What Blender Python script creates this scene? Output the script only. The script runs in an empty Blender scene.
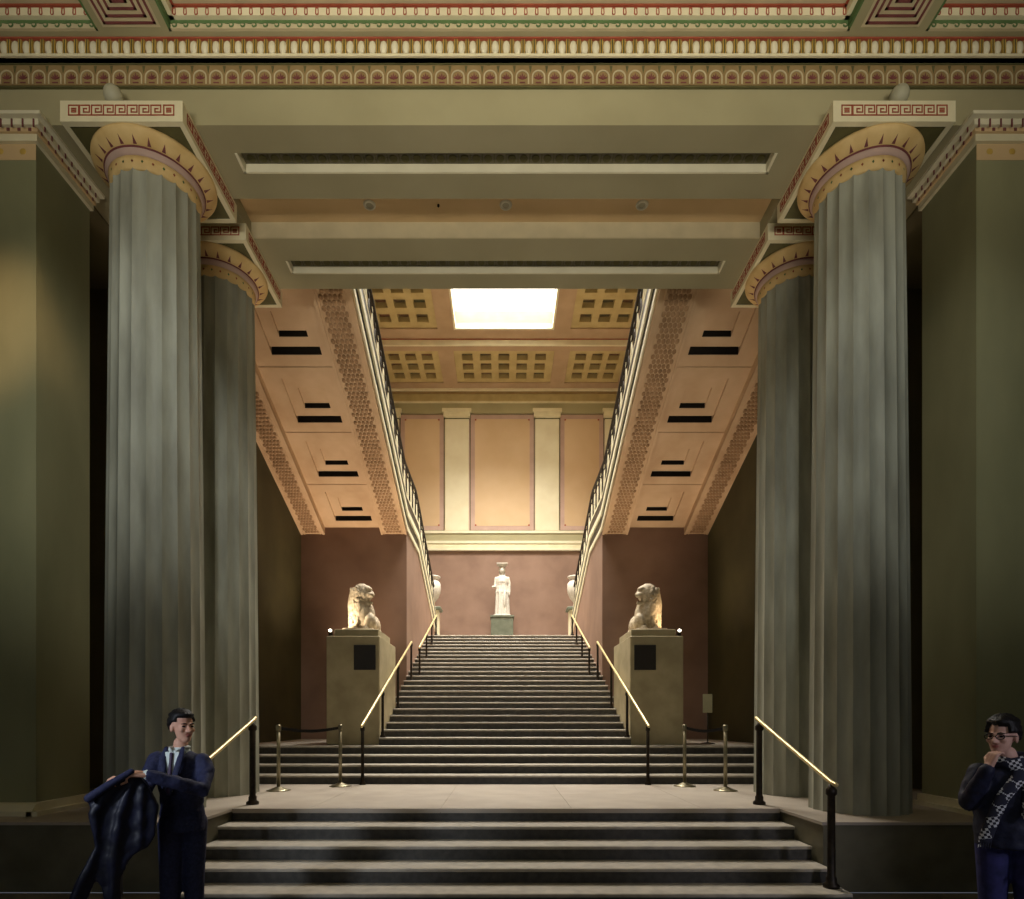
import bpy, math, random
from mathutils import Vector, Matrix
random.seed(7)
PI = math.pi
SC = bpy.context.scene
COL = SC.collection

# ------------------------------------------------------------------ camera
cam_d = bpy.data.cameras.new('camera'); cam = bpy.data.objects.new('camera', cam_d); COL.objects.link(cam)
cam.location = (-0.035, 0, 1.70); cam.rotation_euler = (PI/2, 0, 0)
cam_d.sensor_width = 36; cam_d.lens = 600/1024*36
cam_d.shift_x = 9/1024; cam_d.shift_y = 271.5/1024
cam_d.clip_end = 200
SC.camera = cam
# ------------------------------------------------------------------ world, exposure
W = bpy.data.worlds.new('world'); SC.world = W; W.use_nodes = True
W.node_tree.nodes['Background'].inputs[0].default_value = (0.62, 0.72, 0.85, 1)
W.node_tree.nodes['Background'].inputs[1].default_value = 0.15
SC.view_settings.view_transform = 'Standard'; SC.view_settings.look = 'None'
SC.view_settings.gamma = 1; SC.view_settings.use_curve_mapping = False
SC.view_settings.exposure = 0.12

# ------------------------------------------------------------------ lights
def light(name, kind, loc, energy, color, target=None, size=0.3, size_y=None, spot=60, blend=0.5):
    d = bpy.data.lights.new(name, kind); o = bpy.data.objects.new(name, d); COL.objects.link(o)
    o.location = loc; d.energy = energy; d.color = color
    if kind == 'AREA':
        d.size = size
        if size_y: d.shape = 'RECTANGLE'; d.size_y = size_y
    else:
        d.shadow_soft_size = size
    if kind == 'SPOT': d.spot_size = math.radians(spot); d.spot_blend = blend
    if target is not None:
        v = Vector(target)-Vector(loc); o.rotation_euler = v.to_track_quat('-Z', 'Y').to_euler()
    return o
WARM = (1.0, 0.72, 0.42); WHITE = (1.0, 0.93, 0.80); COOL = (0.80, 0.90, 1.0)
# daylight falling through the hall skylights (the sky above the glass)
for yc, ly, p in ((11.35, 3.0, 260), (15.65, 2.9, 560), (19.3, 2.9, 1150)):  # nearest bay is unseen, added to light the lower treads
    o = light('skylight_daylight', 'AREA', (0, yc, 15.62), p, (1.0, 0.95, 0.86), (0, yc, 0), 3.2, ly)
    o.data.spread = math.radians(105)
# uplights standing behind the lion pedestals
light('uplight_left', 'SPOT', (-3.30, 14.1, 1.50), 800, (1.0, 0.74, 0.52), (-3.45, 12.7, 6.9), 0.10, spot=76, blend=0.8)
light('uplight_right', 'SPOT', (3.30, 13.7, 1.50), 440, (1.0, 0.74, 0.52), (3.45, 12.0, 6.9), 0.10, spot=76, blend=0.8)
light('men_fill', 'SPOT', (-6.0, -1.0, 3.4), 1000, (0.80, 0.88, 1.0), (-2.6, 4.5, 1.32), 0.4, spot=15, blend=0.6)  # unseen spots added to brighten the two men
light('men_fill', 'SPOT', (6.0, -2.0, 3.4), 420, (0.85, 0.85, 1.0), (3.35, 3.9, 1.2), 0.4, spot=16, blend=0.6)
# lion spots
light('lion_spot_left', 'SPOT', (-3.28, 11.02, 3.42), 60, (1.0, 0.82, 0.6), (-2.88, 11.55, 3.85), 0.02, spot=70, blend=0.5)
light('lion_spot_right', 'SPOT', (3.28, 11.06, 3.42), 28, WARM, (2.95, 11.80, 3.85), 0.02, spot=70, blend=0.5)
# entrance hall: added unseen fill lamps, and daylight from the entrance
light('hall_fill', 'AREA', (0, -2.5, 8.6), 30, (0.95, 1.0, 0.92), (0, 1.5, 0), 6, 2)  # added soft fill for the hall, no lantern hangs here
o = light('architrave_fill', 'AREA', (0, -1.2, 4.6), 112, (1.0, 0.93, 0.78), (0, 6.4, 10.2), 9, 1); o.data.spread = math.radians(62)  # unseen area lamp added to lift the architrave and beams
light('entrance_daylight', 'AREA', (-3, -7.5, 2.6), 40, COOL, (0, 5, 2.5), 5, 4)
for s in (-1, 1):
    light('column_fill', 'SPOT', (s*1.2, -0.5, 8.4), 940 if s < 0 else 600, (1.0, 1.0, 0.94), (s*4.5, 6.6, 4.9), 0.25, spot=30, blend=0.9)  # unseen spots added to brighten the columns
light('wall_glow', 'SPOT', (-2.0, 1.5, 8.5), 1100, (1.0, 0.60, 0.32), (-5.6, 6.4, 5.9), 0.15, spot=16, blend=1.0)  # unseen spot added for the warm glow on the left pier

# ------------------------------------------------------------------ materials
def mat(name, col, col2=None, rough=0.7, scale=4.0, stretch=(1, 1, 1), bump=0.0, metal=0.0, detail=6, contrast=0.5, spec=0.3, emit=0):
    m = bpy.data.materials.new(name); m.use_nodes = True; nt = m.node_tree; b = nt.nodes['Principled BSDF']
    b.inputs['Roughness'].default_value = rough; b.inputs['Metallic'].default_value = metal
    b.inputs['Specular IOR Level'].default_value = spec
    tc = nt.nodes.new('ShaderNodeTexCoord'); mp = nt.nodes.new('ShaderNodeMapping'); mp.inputs['Scale'].default_value = stretch
    nz = nt.nodes.new('ShaderNodeTexNoise'); nz.inputs['Scale'].default_value = scale; nz.inputs['Detail'].default_value = detail
    nt.links.new(tc.outputs['Object'], mp.inputs['Vector']); nt.links.new(mp.outputs['Vector'], nz.inputs['Vector'])
    cr = nt.nodes.new('ShaderNodeValToRGB')
    cr.color_ramp.elements[0].position = 0.5-contrast/2*0.6; cr.color_ramp.elements[1].position = 0.5+contrast/2*0.6
    c2 = col2 or tuple(c*0.86 for c in col)
    cr.color_ramp.elements[0].color = (*c2, 1); cr.color_ramp.elements[1].color = (*col, 1)
    nt.links.new(nz.outputs['Fac'], cr.inputs['Fac']); nt.links.new(cr.outputs['Color'], b.inputs['Base Color'])
    if bump:
        bp = nt.nodes.new('ShaderNodeBump'); bp.inputs['Strength'].default_value = bump; bp.inputs['Distance'].default_value = 0.02
        nt.links.new(nz.outputs['Fac'], bp.inputs['Height']); nt.links.new(bp.outputs['Normal'], b.inputs['Normal'])
    if emit:
        b.inputs['Emission Color'].default_value = (*col, 1); b.inputs['Emission Strength'].default_value = emit
    return m
def srgb(r, g, b):
    f = lambda c: (c/255/12.92) if c <= 10 else ((c/255+0.055)/1.055)**2.4
    return (f(r), f(g), f(b))
M = {}
M['column'] = mat('column_stone', srgb(178, 180, 164), srgb(128, 128, 114), 0.55, 3.0, (1.6, 1.6, 0.35), 0.08, contrast=0.9)
M['pier'] = mat('pier_paint', srgb(150, 148, 112), srgb(132, 132, 98), 0.5, 1.3, (1, 1, 0.4))
M['khaki'] = mat('khaki_paint', srgb(168, 160, 124), srgb(156, 148, 113), 0.7, 0.8)
M['soffit'] = mat('soffit_paint', srgb(158, 150, 118), srgb(148, 140, 108), 0.7, 0.8)
M['orange'] = mat('orange_paint', srgb(218, 188, 142), srgb(206, 176, 130), 0.7, 1.0)
M['cream'] = mat('cream_paint', srgb(226, 216, 180), srgb(214, 204, 168), 0.6, 3)
M['ivory'] = mat('ivory_paint', srgb(226, 218, 188), srgb(216, 208, 178), 0.6, 3)
M['olive'] = mat('olive_paint', srgb(98, 94, 58), srgb(86, 82, 50), 0.7, 6)
M['green'] = mat('green_paint', srgb(92, 118, 72), srgb(80, 106, 62), 0.7, 8)
M['red'] = mat('red_paint', srgb(164, 84, 60), srgb(150, 72, 50), 0.7, 8)
M['maroon'] = mat('maroon_paint', srgb(122, 68, 66), srgb(110, 60, 58), 0.7, 8)
M['gold'] = mat('ochre_paint', srgb(202, 168, 84), srgb(186, 152, 72), 0.6, 8)
M['brownband'] = mat('brown_band_paint', srgb(150, 126, 84), srgb(136, 112, 72), 0.7, 5)
M['echinus'] = mat('echinus_paint', srgb(216, 186, 128), srgb(202, 168, 108), 0.6, 5)
M['peach'] = mat('peach_plaster', srgb(204, 176, 142), srgb(188, 158, 124), 0.75, 1.5, bump=0.05)
M['peachdark'] = mat('peach_relief', srgb(168, 136, 102), srgb(146, 116, 84), 0.75, 5)
M['brown'] = mat('brown_plaster', srgb(146, 118, 101), srgb(130, 103, 87), 0.6, 1.1, bump=0.04)
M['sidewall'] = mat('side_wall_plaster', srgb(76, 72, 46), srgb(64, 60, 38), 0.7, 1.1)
M['panel'] = mat('ochre_panel_paint', srgb(208, 180, 144), srgb(198, 168, 130), 0.7, 0.6)
M['mauve'] = mat('mauve_border_paint', srgb(188, 160, 146), srgb(178, 150, 136), 0.7, 2)
M['pilaster'] = mat('pilaster_paint', srgb(224, 216, 186), srgb(216, 206, 174), 0.6, 1.5)
M['ceilgold'] = mat('ceiling_gold_paint', srgb(186, 168, 120), srgb(174, 156, 108), 0.7, 3)
M['ceilbrown'] = mat('ceiling_tan_paint', srgb(178, 153, 124), srgb(166, 141, 112), 0.7, 1.5)
M['slotshade'] = mat('slot_shade', srgb(34, 30, 24), None, 0.9)  # charcoal puts the shade inside the soffit slots into colour
M['runner'] = mat('key_ground_paint', srgb(196, 182, 146), None, 0.7)
M['riser'] = mat('riser_shade_stone', srgb(74, 71, 66), srgb(58, 56, 52), 0.6, 14)  # step stone darkened: shade on the unlit risers put into colour
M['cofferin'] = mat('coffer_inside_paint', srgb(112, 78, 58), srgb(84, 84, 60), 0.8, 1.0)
M['step'] = mat('step_stone', srgb(176, 167, 152), srgb(158, 150, 136), 0.6, 9, bump=0.05)
M['landing'] = mat('landing_stone', srgb(176, 165, 150), srgb(164, 152, 138), 0.5, 2.5)
M['joint'] = mat('joint_mortar', srgb(100, 92, 82), None, 0.8)
M['plinth'] = mat('plinth_stone', srgb(112, 106, 86), srgb(92, 88, 70), 0.5, 2.5)
M['pedestal'] = mat('pedestal_stone', srgb(182, 170, 136), srgb(164, 152, 120), 0.7, 3, bump=0.05)
M['plaque'] = mat('dark_plaque', srgb(50, 46, 42), None, 0.4)
M['marble'] = mat('weathered_marble', srgb(226, 212, 186), srgb(170, 150, 120), 0.7, 16, bump=0.5, contrast=0.8)
M['plaster'] = mat('white_plaster', srgb(206, 200, 188), srgb(188, 180, 168), 0.6, 20, bump=0.1)
M['greystone'] = mat('grey_green_stone', srgb(104, 108, 92), srgb(92, 96, 80), 0.6, 6)
M['bronze'] = mat('dark_bronze', srgb(52, 44, 34), srgb(36, 30, 24), 0.45, 20, metal=0.5)
M['brass'] = mat('polished_brass', srgb(232, 212, 158), srgb(220, 200, 146), 0.35, 12, metal=0.6)
M['steel'] = mat('brushed_brass_steel', srgb(150, 142, 116), srgb(128, 120, 96), 0.35, 12, metal=0.8)
M['belt'] = mat('black_webbing', srgb(30, 28, 28), None, 0.9)
M['skyglass'] = mat('bright_sky_glass', (1.0, 0.97, 0.90), (1.0, 0.97, 0.90), 0.5, emit=3)
M['lampwhite'] = mat('lamp_trim_white', srgb(214, 210, 190), None, 0.4)
M['lampglow'] = mat('lamp_lens', (1.0, 0.9, 0.7), (1.0, 0.9, 0.7), 0.4, emit=6)
M['globe'] = mat('grey_globe', srgb(176, 172, 146), None, 0.5)
M['sign'] = mat('pale_sign_board', srgb(196, 190, 150), None, 0.6)
M['floorstone'] = mat('hall_floor_stone', srgb(120, 112, 100), srgb(104, 96, 86), 0.45, 2.0)
M['shell'] = mat('hall_wall_paint', srgb(120, 112, 82), srgb(110, 102, 74), 0.7, 1)
M['skin'] = mat('skin', srgb(214, 166, 142), srgb(202, 150, 126), 0.55, 14)
M['skin2'] = mat('skin_right_man', srgb(206, 164, 146), srgb(192, 148, 130), 0.55, 14)  # skin tone of the man with glasses
M['hair'] = mat('black_hair', srgb(26, 22, 22), srgb(14, 12, 12), 0.5, 60, (1, 1, 0.3), 0.4)
M['navy'] = mat('navy_wool', srgb(44, 48, 80), srgb(32, 36, 64), 0.75, 50, bump=0.15)
M['navy2'] = mat('navy_jacket_cloth', srgb(30, 33, 56), srgb(22, 24, 44), 0.6, 30, bump=0.2)
M['coat'] = mat('dark_coat_cloth', srgb(24, 27, 50), srgb(14, 16, 30), 0.5, 8, bump=0.2)
M['shirt'] = mat('white_shirt_cotton', srgb(222, 232, 228), None, 0.7)
M['tie'] = mat('plum_tie_silk', srgb(58, 40, 68), None, 0.5)
M['jeans'] = mat('blue_denim', srgb(48, 48, 100), srgb(34, 36, 76), 0.8, 18)
M['shoe'] = mat('black_leather', srgb(18, 16, 16), None, 0.35)
M['eye'] = mat('dark_eye', srgb(28, 20, 18), None, 0.2)
M['lens'] = mat('spectacle_frame', srgb(22, 20, 20), None, 0.3)
M['lip'] = mat('lip_skin', srgb(176, 108, 98), None, 0.5)
def plaid():
    m = bpy.data.materials.new('plaid_scarf_wool'); m.use_nodes = True; nt = m.node_tree; b = nt.nodes['Principled BSDF']
    tc = nt.nodes.new('ShaderNodeTexCoord'); ck = nt.nodes.new('ShaderNodeTexChecker'); ck.inputs['Scale'].default_value = 62
    ck.inputs['Color1'].default_value = (*srgb(196, 198, 204), 1); ck.inputs['Color2'].default_value = (*srgb(26, 28, 44), 1)
    ck2 = nt.nodes.new('ShaderNodeTexChecker'); ck2.inputs['Scale'].default_value = 15
    mp = nt.nodes.new('ShaderNodeMapping'); mp.inputs['Rotation'].default_value = (0, 0.25, 0); mp.inputs['Scale'].default_value = (1, 0.01, 1)
    mx = nt.nodes.new('ShaderNodeMix'); mx.data_type = 'RGBA'
    nt.links.new(tc.outputs['Object'], mp.inputs[0]); nt.links.new(mp.outputs[0], ck.inputs[0]); nt.links.new(mp.outputs[0], ck2.inputs[0])
    nt.links.new(ck2.outputs['Fac'], mx.inputs['Factor']); nt.links.new(ck.outputs['Color'], mx.inputs[6])
    mx.inputs[7].default_value = (*srgb(30, 32, 52), 1)
    nt.links.new(mx.outputs[2], b.inputs['Base Color']); b.inputs['Roughness'].default_value = 0.85
    return m
M['plaid'] = plaid()

# ------------------------------------------------------------------ mesh helpers
class MB:
    def __init__(s, *mats): s.v = []; s.f = []; s.m = []; s.mats = list(mats) or ['cream']; s.cur = 0; s.sm = []; s.smooth = False
    def use(s, mname):
        if mname not in s.mats: s.mats.append(mname)
        s.cur = s.mats.index(mname); return s
    def add(s, vs, fs):
        o = len(s.v); s.v += [tuple(v) for v in vs]
        for f in fs: s.f.append([i+o for i in f]); s.m.append(s.cur); s.sm.append(s.smooth)
    def box(s, x0, x1, y0, y1, z0, z1):
        if x0 > x1: x0, x1 = x1, x0
        if y0 > y1: y0, y1 = y1, y0
        if z0 > z1: z0, z1 = z1, z0
        s.add([(x0,y0,z0),(x1,y0,z0),(x1,y1,z0),(x0,y1,z0),(x0,y0,z1),(x1,y0,z1),(x1,y1,z1),(x0,y1,z1)],
              [(0,3,2,1),(4,5,6,7),(0,1,5,4),(1,2,6,5),(2,3,7,6),(3,0,4,7)])
    def cbox(s, x0, x1, y0, y1, z0, z1, c=0.01):   # box with chamfered vertical and top edges
        if x0 > x1: x0, x1 = x1, x0
        def ring(d, z): 
            a, b, e, g = x0+d, x1-d, y0+d, y1-d
            return [(a+c,e,z),(b-c,e,z),(b,e+c,z),(b,g-c,z),(b-c,g,z),(a+c,g,z),(a,g-c,z),(a,e+c,z)]
        s.rings([ring(c, z0), ring(0, z0+c), ring(0, z1-c), ring(c, z1)])
    def rings(s, rs, close=True, cap=True):
        n = len(rs[0]); vs = [p for r in rs for p in r]; fs = []
        for i in range(len(rs)-1):
            for j in range(n if close else n-1):
                a = i*n+j; b = i*n+(j+1) % n
                fs.append((a, b, b+n, a+n))
        if cap: fs.append(tuple(range(n-1, -1, -1))); fs.append(tuple((len(rs)-1)*n+j for j in range(n)))
        s.add(vs, fs)
    def prism_x(s, poly, x0, x1):       # polygon in (y,z) extruded along x
        if x0 > x1: x0, x1 = x1, x0
        a = sum(poly[i][0]*poly[(i+1)%len(poly)][1]-poly[(i+1)%len(poly)][0]*poly[i][1] for i in range(len(poly)))
        if a < 0: poly = poly[::-1]
        n = len(poly)
        s.add([(x0,y,z) for y, z in poly]+[(x1,y,z) for y, z in poly],
              [tuple(range(n-1,-1,-1)), tuple(range(n, 2*n))]+[(i,(i+1)%n,(i+1)%n+n,i+n) for i in range(n)])
    def prism_y(s, poly, y0, y1):       # polygon in (x,z) extruded along y
        a = sum(poly[i][0]*poly[(i+1)%len(poly)][1]-poly[(i+1)%len(poly)][0]*poly[i][1] for i in range(len(poly)))
        if a < 0: poly = poly[::-1]
        n = len(poly)
        s.add([(x,y0,z) for x, z in poly]+[(x,y1,z) for x, z in poly],
              [tuple(range(n)), tuple(range(2*n-1, n-1, -1))]+[((i+1)%n,i,i+n,(i+1)%n+n) for i in range(n)])
    def lathe(s, prof, cx=0, cy=0, n=32, sx=1, sy=1, cap=True):
        s.rings([[(cx+r*sx*math.cos(2*PI*j/n), cy+r*sy*math.sin(2*PI*j/n), z) for j in range(n)] for r, z in prof], cap=cap)
    def tube(s, pts, rad, n=8, flat=1.0, up=None):
        pts = [Vector(p) for p in pts]; rad = rad if isinstance(rad, (list, tuple)) else [rad]*len(pts)
        # rounded caps
        P = []; R = []
        d0 = (pts[0]-pts[1]).normalized(); d1 = (pts[-1]-pts[-2]).normalized()
        for t in (0.98, 0.8, 0.45): P.append(pts[0]+d0*rad[0]*t); R.append(rad[0]*math.sqrt(1-t*t))
        P += pts; R += rad
        for t in (0.45, 0.8, 0.98): P.append(pts[-1]+d1*rad[-1]*t); R.append(rad[-1]*math.sqrt(1-t*t))
        t = (P[1]-P[0]).normalized(); u = Vector(up) if up else (Vector((0,0,1)) if abs(t.z) < 0.9 else Vector((1,0,0)))
        rs = []
        for i, p in enumerate(P):
            t = (P[min(i+1,len(P)-1)]-P[max(i-1,0)]).normalized()
            w = t.cross(u)
            if w.length < 1e-4: w = t.cross(Vector((0,1,0.1)))
            w.normalize(); uu = w.cross(t).normalized(); u = uu
            rs.append([p+(w*math.cos(2*PI*j/n)+uu*flat*math.sin(2*PI*j/n))*R[i] for j in range(n)])
        s.rings(rs)
    def ell(s, c, r, n=16, m=10, rot=None):
        c = Vector(c); rs = []
        for i in range(1, m):
            a = PI*i/m-PI/2
            ring = []
            for j in range(n):
                v = Vector((r[0]*math.cos(a)*math.cos(2*PI*j/n), r[1]*math.cos(a)*math.sin(2*PI*j/n), r[2]*math.sin(a)))
                if rot: v = rot @ v
                ring.append(c+v)
            rs.append(ring)
        s.rings(rs)
    def build(s, name, parent=None, smooth=None):
        me = bpy.data.meshes.new(name); me.from_pydata(s.v, [], s.f)
        for k in s.mats: me.materials.append(M[k])
        for p, mi, sm in zip(me.polygons, s.m, s.sm): p.material_index = mi; p.use_smooth = sm if smooth is None else smooth
        me.update(); o = bpy.data.objects.new(name, me); COL.objects.link(o)
        if parent: o.parent = parent
        return o
def tag(o, label=None, cat=None, group=None, kind=None):
    if label: o['label'] = label
    if cat: o['category'] = cat
    if group: o['group'] = group
    if kind: o['kind'] = kind
    return o
def thing(name, loc, label, cat, group=None, rz=0):
    o = bpy.data.objects.new(name, None); COL.objects.link(o); o.location = loc; o.rotation_euler = (0, 0, rz)
    o.empty_display_size = 0.1
    return tag(o, label, cat, group)
def copy_tree(o, parent=None):
    c = o.copy(); COL.objects.link(c); c.parent = parent
    for ch in list(o.children): copy_tree(ch, c)
    return c
def st(o): o['kind'] = 'structure'; return o
def remesh(o, vox, smooth=4):
    m = o.modifiers.new('remesh', 'REMESH'); m.mode = 'VOXEL'; m.voxel_size = vox; m.use_smooth_shade = True
    if smooth:
        q = o.modifiers.new('smooth', 'SMOOTH'); q.factor = 0.5; q.iterations = smooth
    return o
def grid_slab(mb, xs, ys, z0, z1, hole, topmat=None, mainmat=None):
    # slab between z0 (underside) and z1 made of boxes, leaving hole(i,j) cells open up to z1
    if mainmat: mb.use(mainmat)
    for j in range(len(ys)-1):
        i = 0
        while i < len(xs)-1:
            if hole(i, j): i += 1; continue
            k = i
            while k < len(xs)-1 and not hole(k, j): k += 1
            mb.box(xs[i], xs[k], ys[j], ys[j+1], z0, z1); i = k
    mb.use(topmat or mb.mats[mb.cur]); mb.box(xs[0], xs[-1], ys[0], ys[-1], z1, z1+0.06)

# ------------------------------------------------------------------ levels
R, T = 0.14, 0.358
ZL = 0.70            # portico landing
ZT = ZL+26*R         # top landing 4.34
HW = 2.38            # half width of the main flight
BZ = 8.08            # beam soffit level
Y1 = 9.52            # first riser of main flight

# ------------------------------------------------------------------ shell of entrance hall
b = MB('floorstone'); b.box(-11, 11, -9, 5.93, -0.2, 0); st(b.build('floor'))
b = MB('shell'); b.box(-11.3, -11, -9, 6.43, 0, 9.2); st(b.build('wall_left'))
b = MB('shell'); b.box(11, 11.3, -9, 6.43, 0, 9.2); st(b.build('wall_right'))
# rear wall with a wide entrance opening
b = MB('shell'); b.box(-11.3, -3, -9.3, -9, 0, 9.2); b.box(3, 11.3, -9.3, -9, 0, 9.2); b.box(-3, 3, -9.3, -9, 5.5, 9.2); st(b.build('wall_entrance'))

# entrance hall ceiling with painted coffers
ZC, ZP = 8.907, 9.10
b = MB('khaki', 'cream', 'red', 'green', 'maroon', 'orange')
xs = [-11.3, -4.26, -3.52, 3.58, 4.38, 11.3]
b.use('khaki'); b.box(-11.3, 11.3, 6.27, 6.9, ZC, ZC+0.4)             # strip along the architrave
for x0, x1 in ((-4.26, -3.52), (3.58, 4.38)): b.use('khaki'); b.box(x0, x1, 1.2, 6.27, ZC, ZC+0.4)
b.box(-11.3, 11.3, -9, 1.2, ZC, ZC+0.4)
b.use('runner'); b.box(-11.3, 11.3, 1.2, 6.27, ZP, ZP+0.06)
st(b.build('ceiling'))
# coffer mouldings: wave band and tongue band on the far face of each coffer, short returns on its sides
def tongue_row(b, x0, x1, y, z0, z1, ax='x', n_sp=0.113, red='red'):
    L = x1-x0; n = max(1, int(L/n_sp)); sp = L/n; t = 0.006
    for i in range(n):
        c = x0+(i+.5)*sp
        pts = []
        for k in range(13):
            a = PI*k/12; pts.append((c+0.014*math.cos(a), z0+0.018 - 0.012*math.sin(a)))
        up = z1-0.006
        path = [(c+0.011, up)]+pts+[(c-0.011, up), (c+0.011, up)]
        for (ax0, az0), (ax1, az1) in zip(path[:-1], path[1:]):
            b.use(red)
            d = Vector((ax1-ax0, az1-az0)); nn = Vector((-d.y, d.x)).normalized()*0.0045
            q = [(ax0+nn.x, az0+nn.y), (ax1+nn.x, az1+nn.y), (ax1-nn.x, az1-nn.y), (ax0-nn.x, az0-nn.y)]
            if ax == 'x': b.prism_y(q, y-t, y+0.001)
            else: b.prism_x([(p[0], p[1]) for p in q], y-t, y+t)
def wave_row(b, x0, x1, y, z0, z1, sp=0.118):
    n = int((x1-x0)/sp); sp = (x1-x0)/n; h = z1-z0
    b.use('green'); b.box(x0, x1, y-0.004, y+0.002, z0+h*0.62, z1)
    for i in range(n):
        c = x0+(i+.5)*sp; pts = [(c-sp*0.5, z0+h*0.66), (c-sp*0.2, z0+h*0.60)]
        for k in range(11):
            a = 1.6-k*0.5; r = 0.037*(1-k/13)
            pts.append((c+r*math.cos(a)*1.0, z0+h*0.38+r*math.sin(a)*0.85))
        for p, q in zip(pts[:-1], pts[1:]):
            d = Vector((q[0]-p[0], q[1]-p[1]))
            if d.length < 1e-5: continue
            nn = Vector((-d.y, d.x)).normalized()*0.0065
            b.prism_y([(p[0]+nn.x, p[1]+nn.y), (q[0]+nn.x, q[1]+nn.y), (q[0]-nn.x, q[1]-nn.y), (p[0]-nn.x, p[1]-nn.y)], y-0.006, y+0.002)
for x0, x1 in ((-8.6, -4.26), (-3.52, 3.58), (4.38, 8.6)):
    b = MB('green', 'cream', 'red')
    b.use('runner'); b.box(x0, x1, 6.245, 6.27, ZC+0.002, ZC+0.085); wave_row(b, x0, x1, 6.245, ZC+0.004, ZC+0.085)
    b.use('cream'); b.box(x0, x1, 6.20, 6.27, ZC+0.085, ZC+0.165); tongue_row(b, x0+0.03, x1-0.03, 6.20, ZC+0.085, ZC+0.165)
    b.use('red'); b.box(x0, x1, 6.18, 6.27, ZC+0.174, ZC+0.184)
    for xx, s in ((x0, 1), (x1, -1)):      # returns along the cross beams
        b.use('green'); b.box(xx, xx+s*0.025, 2.0, 6.27, ZC+0.002, ZC+0.085)
        b.use('cream'); b.box(xx, xx+s*0.07, 2.0, 6.27, ZC+0.085, ZC+0.165)
        b.use('red'); b.box(xx, xx+s*0.09, 2.0, 6.27, ZC+0.174, ZC+0.184)
    st(b.build('trim_%d' % (1 if x0 < -5 else 2 if x0 < 0 else 3)))
# painted square key panels on the underside of the cross beams
def spiral_key(name, cx, cy, w, label):
    b = MB('runner', 'maroon'); t = 0.013; z0, z1 = ZC-0.006, ZC
    b.box(cx-w/2-0.04, cx+w/2+0.04, cy-w/2-0.04, cy+w/2+0.04, ZC-0.003, ZC); b.use('maroon')
    def ln(ax, ay, bx, by): b.box(min(ax,bx)-t, max(ax,bx)+t, min(ay,by)-t, max(ay,by)+t, z0, z1)
    for k in range(4):
        h = w/2-k*0.062
        if k == 0: ln(cx-h, cy-h, cx+h, cy-h); ln(cx-h, cy+h, cx+h, cy+h); ln(cx-h, cy-h, cx-h, cy+h); ln(cx+h, cy-h, cx+h, cy+h)
        else:
            ln(cx-h, cy+h, cx+h, cy+h); ln(cx-h, cy-h, cx-h, cy+h); ln(cx+h, cy-h, cx+h, cy+h)
            ln(cx-h, cy-h, cx-h*0.35, cy-h); ln(cx+h*0.35, cy-h, cx+h, cy-h)
            ln(cx-h*0.35, cy-h, cx-h*0.35, cy-h*0.2); ln(cx+h*0.35, cy-h, cx+h*0.35, cy-h*0.2)
    o = b.build(name); st(o)
spiral_key('trim_4', -3.89, 5.93, 0.52, '')
spiral_key('trim_5', 3.98, 5.93, 0.52, '')

# ------------------------------------------------------------------ architrave, frieze, egg moulding
b = MB('khaki', 'soffit', 'orange', 'olive', 'ivory')
RX = 3.05
def beam(y0, y1, ya, yb, top):
    grid_slab(b, [-11.3, -RX, RX, 11.3] if y0 < 7 else [-5.1, -RX, RX, 5.1], [y0, ya, yb, y1], BZ, BZ+0.09, lambda i, j: i == 1 and j == 1, 'plinth', 'soffit')
b.use('soffit'); beam(6.43, 7.33, 6.74, 6.99, 0)
b.use('khaki'); b.box(-11.3, 11.3, 6.425, 7.33, BZ+0.15, 9.3); b.box(-11.3, 11.3, 6.425, 6.45, BZ+0.0005, BZ+0.15)
o = st(b.build('trim_6'))
b = MB('khaki', 'soffit', 'olive', 'ivory')
beam(7.94, 8.86, 8.32, 8.56, 0)
b.use('runner'); b.box(-3.36, 3.36, 7.925, 7.94, BZ+0.003, BZ+0.21)
b.use('khaki'); b.box(-5.1, 5.1, 7.94, 8.86, BZ+0.15, 9.3)
st(b.build('trim_7'))
b = MB('orange', 'khaki'); b.box(-3.36, 3.36, 7.33, 7.94, BZ+0.21, BZ+0.5)
b.use('soffit'); b.box(-5.1, -3.36, 7.33, 7.94, BZ, BZ+0.5); b.box(3.36, 5.1, 7.33, 7.94, BZ, BZ+0.5); st(b.build('ceiling_portico'))
# recessed beam panels: white bead frame and a row of painted rosettes
for n, (ya, yb) in enumerate(((6.74, 6.99), (8.32, 8.56))):
    b = MB('ivory', 'green', 'olive')
    b.use('ivory')
    b.box(-RX, RX, yb-0.022, yb, BZ-0.006, BZ+0.09)
    for s in (-1, 1): b.box(s*RX, s*(RX-0.03), ya, yb, BZ-0.006, BZ+0.09)
    b.use('olive'); k = 44
    for i in range(k):
        x = -RX+0.12+i*(2*RX-0.24)/(k-1)
        b.lathe([(0.045, BZ+0.083), (0.048, BZ+0.089)], x, yb-0.09, 10)
        b.box(x+0.064, x+0.074, yb-0.14, yb-0.04, BZ+0.084, BZ+0.089)
    st(b.build('trim_%d' % (8+n)))
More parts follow.
